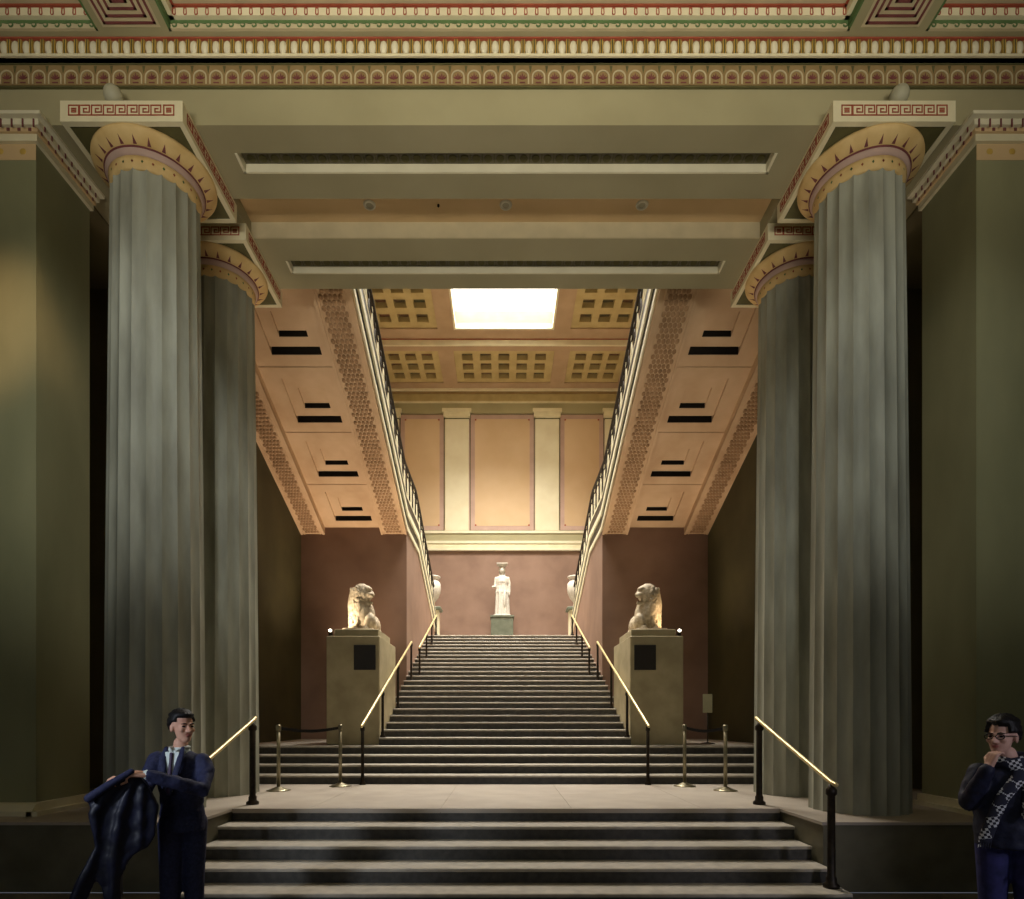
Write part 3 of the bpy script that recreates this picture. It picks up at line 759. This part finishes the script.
for s, nm in ((-1, 'left'), (1, 'right')):
    x = s*3.04
    handrail('stair_handrail', 'brass handrail on stout bronze posts at the %s end of the front steps' % nm,
             [(x, 7.2, ZL, 0.98), (x, 5.62, R, 0.96)], [(x, 7.28, 1.735), (x, 7.2, 1.70), (x, 5.62, 1.125), (x, 5.54, 1.11)], 'handrails of the front steps', 0.022, pr=0.036)
    x = s*2.24
    def zb(y): return ZL+R*max(0, math.floor((y-Y1)/T+1+1e-6))
    ys = (9.42, 11.0, 12.6, 14.42)
    rl = lambda y: 1.64+0.39*(y-9.42)
    handrail('stair_handrail', 'long brass handrail beside the %s lion pedestal' % nm,
             [(x, y, zb(y), rl(y)-zb(y)) for y in ys], [(x, 9.36, rl(9.36)), (x, 14.46, rl(14.46))], 'handrails of the lower main flight', 0.024, pr=0.026)
    x = s*2.10; rl2 = lambda y: 3.55+0.385*(y-14.9)
    ys = (14.85, 16.2, 17.4, 18.5)
    handrail('stair_handrail', 'upper brass handrail running along the brown %s cheek wall' % nm,
             [(x, y, zb(y), rl2(y)-zb(y)) for y in ys], [(x, 14.8, rl2(14.8)), (x, 18.6, rl2(18.6))], 'handrails of the upper main flight', 0.024, pr=0.026)

# ------------------------------------------------------------------ stanchions
st_first = None
for (x, y, l) in ((-3.26, 8.62, 'slim brass barrier post nearest the left column pair'), (-2.53, 9.20, 'slim brass barrier post beside the foot of the left long handrail'),
                  (2.75, 9.20, 'slim brass barrier post beside the foot of the right long handrail'), (3.16, 8.62, 'slim brass barrier post nearest the right column pair')):
    if not st_first:
        t = thing('barrier_post', (x, y, ZL), l, 'barrier post', 'brass barrier posts on the landing')
        b = MB('steel'); b.smooth = True; b.lathe([(0.165, 0), (0.165, 0.008), (0.12, 0.022), (0.05, 0.05), (0.03, 0.06)], n=28); b.build('base', t)
        b = MB('steel'); b.smooth = True; b.lathe([(0.026, 0.05), (0.026, 0.86)], n=16); b.build('post', t)
        b = MB('steel'); b.smooth = True; b.lathe([(0.032, 0.86), (0.036, 0.87), (0.036, 0.93), (0.028, 0.945)], n=16); b.build('head', t)
        st_first = t
    else:
        c = copy_tree(st_first); c.location = (x, y, ZL); c['label'] = l
for s, nm, xa, xb in ((-1, 'left', -3.26, -2.53), (1, 'right', 3.16, 2.75)):
    b = MB('belt'); rs = []
    for k in range(9):
        u = k/8; x = xa+(xb-xa)*u; y = 8.62+0.58*u; z = ZL+0.90-0.05*math.sin(PI*u)
        rs.append([(x, y-0.002, z-0.022), (x, y+0.002, z-0.022), (x, y+0.002, z+0.022), (x, y-0.002, z+0.022)])
    b.rings(rs); tag(b.build('barrier_belt'), 'dark belt strung between the two %s barrier posts' % nm, 'barrier belt')

# ------------------------------------------------------------------ sign on stand
t = thing('sign_stand', (3.92, 11.6, 1.26), 'small pale notice board on a thin stand in the dark right corner', 'sign')
b = MB('bronze'); b.smooth = True; b.lathe([(0.14, 0), (0.14, 0.012), (0.02, 0.03), (0.012, 0.05), (0.012, 0.62)], n=16); b.build('stand', t)
b = MB('sign'); b.cbox(-0.09, 0.09, -0.012, 0.012, 0.60, 0.96, 0.006); b.build('board', t)

# ------------------------------------------------------------------ lion pedestals and lions
for s, nm in ((-1, 'left'), (1, 'right')):
    px = s*2.80
    t = thing('stone_pedestal', (px, 11.9, 1.26), 'big square pale stone block with dark plaque under the %s lion' % nm, 'pedestal', 'lion pedestals')
    b = MB('pedestal'); b.cbox(-0.49, 0.49, -0.85, 0.80, 0, 2.01, 0.015); b.build('block', t)
    b = MB('pedestal'); 
    x0, x1 = (-0.36, 0.46) if s < 0 else (-0.46, 0.36)
    b.cbox(x0, x1, -0.80, 0.35, 2.01, 2.14, 0.012); b.build('upper_slab', t)
    b = MB('plaque', 'bronze'); xc = 0.22*(-s); b.cbox(xc-0.20, xc+0.20, -0.865, -0.85, 1.38, 1.84, 0.004); b.build('plaque', t)
    # little floodlight
    t = thing('floodlight', (s*3.24, 11.16, 3.27), 'tiny lit floodlight on the outer corner of the %s lion pedestal' % nm, 'floodlight', 'lion floodlights')
    b = MB('bronze'); b.cbox(-0.035, 0.035, -0.03, 0.03, 0.0, 0.09, 0.008); b.build('housing', t)
    b = MB('lampglow'); b.smooth = True; b.ell((0, -0.03, 0.11), (0.032, 0.03, 0.028), 12, 8); b.build('bulb', t)
    t = thing('floor_uplight', (s*3.30, 14.1 if s < 0 else 13.7, 1.26), 'low dark floodlight box on the floor behind the %s lion pedestal' % nm, 'floodlight', 'floor uplights behind the lions')
    b = MB('bronze'); b.cbox(-0.14, 0.14, -0.1, 0.1, 0, 0.2, 0.012); b.build('housing', t)
    b = MB('lampglow'); b.cbox(-0.1, 0.1, -0.07, 0.07, 0.2, 0.215, 0.004); b.build('lens', t)
def lion(s, nm):
    # local: x toward the stair, body runs back along +y, head turned to the stair
    t = thing('lion_statue', (s*2.76, 11.55, 3.395), 'weathered marble lion on the %s pedestal with its head turned to the stairs' % nm, 'statue', 'marble lions')
    f = -s                                   # +1 -> faces +x
    b = MB('marble')
    b.ell((f*0.00, 0.10, 0.34), (0.24, 0.30, 0.36))           # chest and mane mass
    b.ell((-f*0.12, 0.05, 0.52), (0.15, 0.22, 0.30))          # mane back
    b.ell((-f*0.04, 0.45, 0.26), (0.22, 0.42, 0.26))          # body
    b.ell((-f*0.04, 0.80, 0.24), (0.25, 0.28, 0.27))          # haunch
    b.ell((f*0.17, -0.04, 0.20), (0.12, 0.15, 0.18))          # breast / shoulder bulge
    b.tube([(f*0.13, 0.02, 0.20), (f*0.14, -0.08, 0.08), (f*0.12, -0.18, 0.05)], [0.10, 0.075, 0.065], 10)
    b.tube([(-f*0.11, 0.02, 0.22), (-f*0.11, -0.08, 0.08), (-f*0.10, -0.18, 0.05)], [0.09, 0.07, 0.06], 10)
    b.tube([(-f*0.18, 0.9, 0.14), (-f*0.20, 0.6, 0.07), (-f*0.18, 0.35, 0.06)], [0.08, 0.06, 0.06], 10)
    b.tube([(f*0.13, 0.9, 0.14), (f*0.15, 0.65, 0.07), (f*0.13, 0.45, 0.06)], [0.08, 0.06, 0.06], 10)
    b.tube([(0, 1.03, 0.2), (-f*0.12, 1.06, 0.06), (-f*0.22, 0.9, 0.05)], [0.035, 0.03, 0.04], 8)
    b.ell((f*0.01, 0.0, 0.74), (0.19, 0.19, 0.21))            # skull
    b.tube([(-f*0.06, 0, 0.60), (f*0.0, 0, 0.40)], [0.16, 0.19], 14)
    b.ell((f*0.16, -0.05, 0.715), (0.10, 0.10, 0.062))        # muzzle
    b.ell((f*0.12, -0.03, 0.83), (0.095, 0.12, 0.06))         # brow
    b.tube([(f*0.12, -0.03, 0.86), (f*0.225, -0.03, 0.73)], [0.05, 0.04], 10)    # nose bridge
    b.tube([(f*0.04, -0.05, 0.56), (f*0.20, -0.05, 0.565)], [0.07, 0.035], 10)  # lower jaw
    b.ell((f*0.225, -0.03, 0.715), (0.03, 0.045, 0.03))
    rnd = random.Random(3)
    for i in range(260):                                      # mane tufts
        a = rnd.uniform(PI*0.62, PI*1.55); zz = rnd.uniform(0.10, 0.84)
        rx = 0.22 if zz < 0.6 else 0.22-0.15*(zz-0.6)
        p = Vector((f*(rx*math.cos(a)-0.02), 0.05-0.22*math.sin(a)*-1*(-1), zz))
        p.y = 0.06+0.24*math.sin(a)
        b.ell(p, (0.028, 0.028, 0.042), 6, 5)
    o = b.build('lion_body', t); remesh(o, 0.011, 1)
    b = MB('marble'); b.cbox(-0.29, 0.29, -0.30, 1.08, 0.0, 0.05, 0.01); b.build('statue_base', t)
    # eyes and open mouth, carved dark hollows
    return t
lion(-1, 'left'); lion(1, 'right')

# ------------------------------------------------------------------ urns
u0 = None
for s, nm in ((-1, 'left'), (1, 'right')):
    t = thing('urn_pedestal', (s*2.54, 21.3, ZT), 'pale stone pedestal carrying the %s urn on the top landing' % nm, 'pedestal', 'urn pedestals')
    b = MB('pilaster'); b.cbox(-0.24, 0.24, -0.24, 0.24, 0.12, 1.26, 0.012); b.build('shaft', t)
    b = MB('pilaster'); b.cbox(-0.29, 0.29, -0.29, 0.29, 0, 0.12, 0.012); b.build('base', t)
    b = MB('greystone'); b.cbox(-0.33, 0.33, -0.33, 0.33, 1.26, 1.37, 0.02); b.build('cap', t)
    t = thing('marble_urn', (s*2.54, 21.3, ZT+1.37), 'rounded marble urn on the pedestal at the %s end of the balustrade' % nm, 'urn', 'marble urns')
    b = MB('plaster'); b.smooth = True
    b.lathe([(0.17, 0), (0.17, 0.04), (0.08, 0.08), (0.06, 0.16), (0.10, 0.22), (0.20, 0.34), (0.28, 0.52), (0.30, 0.70), (0.285, 0.86), (0.22, 0.95), (0.20, 0.98)], n=32); b.build('bowl', t)
    b = MB('plaster'); b.smooth = True; b.lathe([(0.20, 0.97), (0.205, 1.02), (0.27, 1.06), (0.29, 1.10), (0.26, 1.12)], n=32); b.build('rim', t)

# ------------------------------------------------------------------ statue
t = thing('statue_pedestal', (-0.07, 23.4, ZT), 'square grey-green pedestal under the white robed statue', 'pedestal')
b = MB('greystone'); b.cbox(-0.43, 0.43, -0.40, 0.40, 0, 1.34, 0.012); b.build('block', t)
b = MB('greystone'); b.cbox(-0.46, 0.46, -0.43, 0.43, 1.34, 1.42, 0.015); b.build('cap', t)
t = thing('robed_statue', (-0.07, 23.4, ZT+1.42), 'white plaster statue of a robed woman with a capital on her head', 'statue')
b = MB('plaster')
secs = [(0.03, .30, .25, 0), (0.10, .285, .235, 0), (0.5, .26, .21, 0), (0.85, .25, .20, 0), (0.95, .265, .205, 0), (1.05, .245, .18, 0), (1.2, .215, .165, 0), (1.35, .25, .175, 0), (1.48, .255, .16, 0), (1.56, .20, .12, 0), (1.60, .09, .08, 0)]
rs = []
for (z, rx, ry, _) in secs:
    ring = []
    for j in range(72):
        a = 2*PI*j/72; f = (0.018 if z < 1.0 else 0.008 if z < 1.3 else 0.004)*math.cos(12*a) + (0.01 if z < .9 else 0)*math.cos(7*a+z)
        ring.append(((rx+f)*math.cos(a), (ry+f)*math.sin(a), z))
    rs.append(ring)
b.rings(rs)
b.ell((0.10, -0.17, 0.62), (0.07, 0.09, 0.34))                       # bent knee under cloth
b.ell((0, -0.10, 1.36), (0.16, 0.09, 0.10))
b.tube([(-.235, 0, 1.50), (-.275, -.02, 1.30), (-.27, -.05, 1.16), (-.36, -.16, 1.14)], [.065, .055, .05, .042], 12)   # broken forearm
b.tube([(.235, 0, 1.50), (.285, 0, 1.28), (.29, -.01, 1.02), (.27, -.03, 0.86)], [.065, .055, .048, .04], 12)
b.tube([(0, 0, 1.56), (0, -.01, 1.68)], [.075, .068], 12)
b.ell((0, -.015, 1.80), (.115, .13, .155)); b.ell((0, -.135, 1.78), (.02, .025, .035)); b.ell((0, .04, 1.83), (.14, .13, .13))
for q in (-1, 1): b.tube([(q*.08, .04, 1.74), (q*.10, .0, 1.60), (q*.09, -.10, 1.50)], [.04, .03, .02], 8)
o = b.build('figure', t); remesh(o, 0.014, 1)
b = MB('plaster'); b.smooth = True; b.lathe([(.12, 1.94), (.14, 1.98), (.18, 2.015), (.20, 2.03)], n=24); b.smooth = False; b.box(-.21, .21, -.21, .21, 2.03, 2.065); b.build('capital', t)
b = MB('plaster'); b.cbox(-.33, .33, -.28, .28, 0, .05, .01); b.build('statue_base', t)

# ------------------------------------------------------------------ people
def hand(b, wrist, d, n, side, curl=0.5, sc=1.0):
    d = Vector(d).normalized(); n = Vector(n); n = (n-d*n.dot(d)).normalized(); w = d.cross(n)*side
    wr = Vector(wrist)
    palm = wr+d*0.085*sc
    for q in (-0.022, 0, 0.022): b.tube([wr+w*q*0.7*sc, palm+w*q*sc*1.15], [0.019*sc, 0.016*sc], 8)
    for i, (o, ln) in enumerate(((-0.033, .066), (-0.011, .078), (0.011, .083), (0.033, .072))):
        p = palm+w*o*sc; pts = [p]; a = 0.15; r = [0.0095*sc]
        for k, L in enumerate((0.45, 0.31, 0.24)):
            a += curl*(0.9 if k else 0.6)+0.06*i
            p = p+(d*math.cos(a)+n*math.sin(a))*ln*L*sc; pts.append(p); r.append((0.009-0.0008*k)*sc)
        b.tube(pts, r, 7)
    p0 = wr+d*0.03*sc+w*0.03*sc; p1 = p0+(w*0.7+d*0.6+n*0.25).normalized()*0.038*sc; p2 = p1+(d*0.8+w*0.15+n*0.5).normalized()*0.034*sc
    b.tube([p0, p1, p2], [0.013*sc, 0.011*sc, 0.009*sc], 8)
def head(t, b, c, yaw, pitch, hairfn, skin, glasses=False, roll=0):
    c = Vector(c); Rm = (Matrix.Rotation(yaw, 3, 'Z') @ Matrix.Rotation(pitch, 3, 'X'))
    P = lambda x, y, z: c+Rm @ Vector((x, y, z))
    E = lambda p, r: b.ell(P(*p), r, 18, 12, Rm)
    E((0, 0.015, 0.035), (0.074, 0.094, 0.088)); E((0, -0.025, -0.02), (0.062, 0.066, 0.088)); E((0, -0.052, -0.088), (0.036, 0.034, 0.028))
    E((0, -0.03, -0.065), (0.052, 0.052, 0.045))
    b.tube([P(0, -0.083, 0.02), P(0, -0.100, -0.012), P(0, -0.108, -0.027)], [0.009, 0.012, 0.014], 8)
    for q in (-1, 1):
        E((q*0.012, -0.094, -0.030), (0.010, 0.010, 0.008)); E((q*0.040, -0.070, -0.018), (0.020, 0.018, 0.018))
        E((q*0.030, -0.082, 0.026), (0.022, 0.009, 0.007)); E((q*0.076, 0.012, -0.006), (0.009, 0.019, 0.032))
        e = MB('eye'); e.smooth = True; e.ell(P(q*0.031, -0.079, 0.008), (0.013, 0.009, 0.007), 12, 8, Rm); e.build('eye', t)
        e = MB('hair'); e.tube([P(q*0.014, -0.090, 0.027), P(q*0.032, -0.092, 0.032), P(q*0.050, -0.080, 0.027)], [0.0035, 0.0045, 0.003], 6); e.build('eyebrow', t)
    l = MB('lip'); l.smooth = True; l.ell(P(0, -0.090, -0.054), (0.024, 0.010, 0.0055), 12, 8, Rm); l.ell(P(0, -0.089, -0.062), (0.020, 0.010, 0.006), 12, 8, Rm); l.build('lips', t)
    h = MB('hair'); rs = []
    n, m = 36, 26
    for i in range(1, m):
        el = PI*i/m-PI/2; ring = []
        for j in range(n):
            az = 2*PI*j/n; v = Vector((math.cos(el)*math.sin(az), -math.cos(el)*math.cos(az), math.sin(el)))
            g = hairfn(az if az <= PI else az-2*PI, el)
            th = g+0.004*math.sin(az*17+i)*(g > 0)
            k = 1+th/0.08
            ring.append(P(v.x*0.076*k, 0.016+v.y*0.096*k, 0.034+v.z*0.090*k))
        rs.append(ring)
    h.smooth = True; h.rings(rs); h.build('hair', t)
    if glasses:
        g = MB('lens')
        for q in (-1, 1):
            pts = [P(q*0.032+0.024*math.cos(a)*1.05, -0.097, 0.006+0.017*math.sin(a)) for a in [k*PI/6 for k in range(13)]]
            g.tube(pts, 0.003, 6)
            g.tube([P(q*0.056, -0.096, 0.012), P(q*0.080, -0.02, 0.012), P(q*0.080, 0.02, 0.006)], 0.003, 6)
        g.tube([P(-0.008, -0.098, 0.010), P(0.008, -0.098, 0.010)], 0.003, 6)
        g.build('glasses', t, True)
def loft(b, secs, n=28, amp=0):
    rs = []
    for (cx, cy, z, rx, ry, yaw) in secs:
        ring = []
        for j in range(n):
            a = 2*PI*j/n; k = 1+amp*math.cos(9*a+z*9)
            x, y = rx*k*math.cos(a), ry*k*math.sin(a)
            ring.append((cx+x*math.cos(yaw)-y*math.sin(yaw), cy+x*math.sin(yaw)+y*math.cos(yaw), z))
        rs.append(ring)
    b.rings(rs)

# --- man in suit on the left
t = thing('person', (-2.505, 4.6, 0), 'person in navy suit and white shirt looking aside, holding out a dark coat', 'person', rz=0.48)
YW = -0.45     # chest turned to the viewer's left
b = MB('skin')
sh = lambda u, z, f=0: (0.0+u*math.cos(YW)+f*math.sin(YW)*1, u*math.sin(YW)-f*math.cos(YW), z)
LS, RS = (0.145, -0.07, 1.395), (-0.155, 0.07, 1.40)
loft(b, [(0, 0, 0.90, .13, .10, YW), (0, 0, 1.05, .125, .095, YW), (0, 0, 1.25, .15, .105, YW), (0, 0, 1.38, .15, .09, YW), (0, 0, 1.44, .08, .07, YW)])
b.tube([(0, .02, 1.40), (0.0, .005, 1.53)], [.056, .052], 14)
b.tube([LS, (.172, -.13, 1.31), (.14, -.26, 1.195), (-.20, -.36, 1.325)], [.045, .042, .038, .027], 12)
b.tube([RS, (-.195, .0, 1.30), (-.24, -.06, 1.18), (-.33, -.28, 1.28)], [.045, .042, .038, .027], 12)
for q in (-1, 1): b.tube([(.012+q*.07, 0, .90), (.01+q*.08, -.0, .50), (.01+q*.085, 0, .10), (.01+q*.09, -.10, .05)], [.075, .055, .04, .035], 14)
hand(b, (-.205, -.362, 1.327), (-1, -.05, 0.12), (-.1, .3, -1), -1, 0.75)
hand(b, (-.33, -.28, 1.28), (-.6, -.6, .25), (0, .2, -1), 1, 0.8)
HC = (0.01, -.01, 1.650)
def hair1(az, el):
    front = abs(az) < 0.95
    lim = 0.46 if front else (0.12 if abs(az) < 1.5 else -0.15 if abs(az) < 1.8 else -0.55)
    return (0.022 if el > 0.5 else 0.014) if el > lim else -0.03
head(t, b, HC, 0.50, 0.0, hair1, 'skin')
o = b.build('body', t); remesh(o, 0.006, 2)
b = MB('shirt'); loft(b, [(-.01, -.02, 1.36, .12, .09, YW), (-.005, -.005, 1.44, .080, .075, YW), (0, .0, 1.485, .064, .062, YW), (0, .0, 1.50, .05, .05, YW)]); b.build('shirt', t, True)
fw = Vector((math.sin(YW)*1.0, -math.cos(YW), 0)); rt = Vector((math.cos(YW), math.sin(YW), 0))
cc = Vector((-.01, -.02, 0))
b = MB('navy')      # jacket: torso and sleeves
loft(b, [(.015, .01, .86, .165, .135, YW), (.015, .01, .90, .168, .135, YW), (.01, .01, 1.05, .155, .125, YW), (.005, .0, 1.15, .158, .122, YW), (.0, .0, 1.30, .185, .132, YW), (.0, .005, 1.38, .19, .115, YW), (0, .01, 1.43, .155, .09, YW), (0, .02, 1.47, .085, .065, YW)])
b.tube([LS, (.175, -.13, 1.31), (.145, -.26, 1.19), (-.02, -.33, 1.255), (-.185, -.358, 1.32)], [.066, .062, .058, .052, .044], 14)
b.tube([RS, (-.20, .0, 1.30), (-.245, -.07, 1.17), (-.32, -.26, 1.27)], [.072, .066, .058, .044], 14)
o = b.build('suit_jacket', t); remesh(o, 0.010, 3)
tx = bpy.data.textures.new('folds', 'CLOUDS'); tx.noise_scale = 0.09
md = o.modifiers.new('folds', 'DISPLACE'); md.texture = tx; md.strength = 0.022; md.mid_level = 0.5
# opened front: shirt triangle over jacket plus lapels
b = MB('shirt')
def F(u, f, z): p = cc+fw*f+rt*u; return (p.x, p.y, z)
b.add([F(-.052, .105, 1.47), F(.052, .105, 1.47), F(.0, .150, 1.17), F(-.045, .06, 1.47), F(.045, .06, 1.47), F(0, .10, 1.17)], [(0, 2, 1), (3, 4, 5), (0, 1, 4, 3), (1, 2, 5, 4), (2, 0, 3, 5)])
b.build('shirt_front', t)
b = MB('tie'); b.tube([F(0, .118, 1.455), F(0, .128, 1.40), F(0, .150, 1.28), F(0, .158, 1.18)], [.013, .011, .017, .019], 8, flat=.4, up=tuple(fw)); b.build('tie', t, True)
b = MB('navy')
for q in (-1, 1): b.tube([F(q*.062, .07, 1.495), F(q*.066, .118, 1.42), F(q*.045, .150, 1.30), F(q*.008, .158, 1.16)], [.016, .026, .026, .012], 8, flat=.45, up=tuple(fw))
b.build('lapel', t, True)
b = MB('shirt')
for q in (-1, 1): b.tube([F(q*.058, -.03, 1.50), F(q*.052, .05, 1.495), F(q*.012, .092, 1.47), F(q*.03, .105, 1.44)], [.012, .013, .012, .006], 8)
b.tube([F(-.052, -.02, 1.50), F(0, -.06, 1.515), F(.052, -.02, 1.50)], .012, 8)
b.build('shirt_collar', t, True)
b = MB('shirt'); b.tube([(-.180, -.358, 1.318), (-.200, -.361, 1.325)], .036, 10); b.build('shirt_cuff', t, True)
b = MB('navy')
for q in (-1, 1): b.tube([(.015+q*.075, .01, .92), (.01+q*.08, 0, .50), (.01+q*.085, .01, .09)], [.098, .076, .062], 16)
o = b.build('trousers', t); remesh(o, 0.012, 3)
for q in (-1, 1):
    b = MB('shoe'); b.tube([(.01+q*.085, .05, .045), (.01+q*.09, -.05, .04), (.01+q*.10, -.19, .03)], [.042, .044, .03], 12); b.build('shoe', t, True)
# coat held out to the left
def PX(px, py, dy=0): return ((px-181)/130.4, dy, 1.7+(721-py)/130.4)
out = [(139, 766), (127, 771), (116, 776), (104, 783), (97, 790), (102, 800), (105, 815), (106, 832), (97, 847), (87, 864), (80, 884), (88, 888), (97, 880), (106, 860), (110, 868), (115, 888), (122, 893), (127, 884), (128, 862), (134, 846), (142, 840), (152, 836), (158, 826), (160, 800), (150, 778)]
ct = thing('draped_coat', (-2.505, 4.6, 1.0), 'dark blue coat swinging from the hand of the man in the suit', 'coat', rz=0.48)
DY = -0.30; CS = 0.87
b = MB('coat')
poly = [((x-181)/130.4*CS, 1.7+(721-y)/130.4-1.0) for x, y in out]
b.prism_y(poly, DY-0.05, DY+0.07)
# heavy folds
for path in ([(136, 770), (116, 784), (104, 802), (107, 832)], [(138, 774), (126, 806), (121, 846), (120, 885)], [(146, 782), (144, 834)], [(106, 835), (95, 860), (84, 884)], [(99, 790), (120, 778), (136, 768)]):
    b.tube([((x-181)/130.4*CS, DY-0.05, 1.7+(721-y)/130.4-1.0) for x, y in path], [.02]+[.034]*(len(path)-2)+[.02], 10)
o = b.build('coat_cloth', ct); remesh(o, 0.012, 5)
md = o.modifiers.new('folds', 'DISPLACE'); md.texture = tx; md.strength = 0.018; md.mid_level = 0.5
b = MB('navy'); b.tube([((x-181)/130.4*CS, DY-0.10, 1.7+(721-y)/130.4-1.0) for x, y in ((137, 766), (118, 777), (101, 788))], [.02, .026, .03], 8); b.build('coat_collar', ct, True)

# --- man with glasses on the right
t = thing('person', (3.35, 4.0, 0), 'person in dark jacket with plaid scarf and glasses, hand to his mouth', 'person', rz=-0.66)
YW = 0.12
b = MB('skin2')
loft(b, [(0, 0, .88, .14, .11, YW), (0, 0, 1.05, .135, .10, YW), (0, 0, 1.22, .155, .11, YW), (0, 0, 1.34, .15, .09, YW), (0, 0, 1.40, .08, .07, YW)])
b.tube([(0, .02, 1.36), (-.02, .0, 1.48)], [.058, .054], 14)
b.tube([(-.16, 0, 1.35), (-.225, -.10, 1.15), (-.12, -.20, 1.40)], [.045, .038, .028], 12)
b.tube([(.17, 0, 1.35), (.24, -.02, 1.08), (.20, -.12, .86)], [.05, .042, .028], 12)
for q in (-1, 1): b.tube([(q*.08, 0, .88), (q*.09, -.0, .48), (q*.10, 0, .10), (q*.105, -.10, .05)], [.075, .055, .04, .035], 14)
hand(b, (-.118, -.195, 1.405), (.30, .12, 1), (.6, .6, -.1), 1, 0.9, 0.95)
hand(b, (.20, -.12, .86), (-.05, -.1, -1), (-.6, -.2, 0), 1, 0.4)
def hair2(az, el):
    front = abs(az) < 0.85
    lim = (0.50-0.15*math.sin(az*1.5)) if front else (-0.12 if abs(az) < 1.6 else -0.5)
    return (0.030+0.006*math.sin(az*3) if el > 0.5 else 0.018) if el > lim else -0.03
head(t, b, (-.045, -.02, 1.590), -0.45, 0.0, hair2, 'skin2', True)
o = b.build('body', t); remesh(o, 0.006, 2)
b = MB('navy2')
loft(b, [(.0, .01, .86, .19, .15, YW), (.0, .01, .95, .20, .155, YW), (.0, .01, 1.10, .20, .15, YW), (0, 0, 1.24, .215, .15, YW), (0, .005, 1.33, .21, .13, YW), (-.005, .01, 1.39, .16, .105, YW), (-.01, .02, 1.44, .09, .08, YW)], amp=0.012)
b.tube([(-.16, 0, 1.34), (-.20, -.05, 1.24), (-.225, -.10, 1.145), (-.175, -.155, 1.26), (-.128, -.195, 1.375)], [.078, .070, .060, .054, .048], 14)
b.tube([(.16, 0, 1.34), (.24, .0, 1.20), (.25, -.03, 1.06), (.205, -.115, .90)], [.082, .075, .068, .052], 14)
o = b.build('jacket', t); remesh(o, 0.011, 3)
md = o.modifiers.new('folds', 'DISPLACE'); md.texture = tx; md.strength = 0.022; md.mid_level = 0.5
b = MB('jeans')
for q in (-1, 1): b.tube([(q*.09, .01, .90), (q*.095, 0, .48), (q*.10, .01, .09)], [.105, .078, .064], 16)
o = b.build('trousers', t); remesh(o, 0.012, 3)
for q in (-1, 1):
    b = MB('shoe'); b.tube([(q*.10, .05, .045), (q*.105, -.05, .04), (q*.115, -.19, .03)], [.042, .044, .03], 12); b.build('shoe', t, True)
b = MB('plaid')
b.tube([(-.09, .02, 1.44), (-.075, -.07, 1.43), (.0, -.11, 1.415), (.075, -.06, 1.43), (.085, .03, 1.45), (.0, .09, 1.46), (-.09, .02, 1.44)], .036, 10, flat=1.2)
b.tube([(.055, -.09, 1.44), (.03, -.145, 1.33), (-.05, -.178, 1.20), (-.10, -.185, 1.05), (-.135, -.19, .93)], [.036, .038, .036, .036, .036], 10, flat=0.4, up=(0, -1, 0.2))
b.tube([(.075, -.08, 1.42), (.09, -.15, 1.25), (.08, -.178, 1.10)], [.036, .04, .036], 10, flat=0.4, up=(0, -1, 0.2))
for i in range(6): b.tube([(-.165+i*.012, -.195, .925), (-.172+i*.012, -.198, .87)], .0035, 5)
b.build('scarf', t, True)
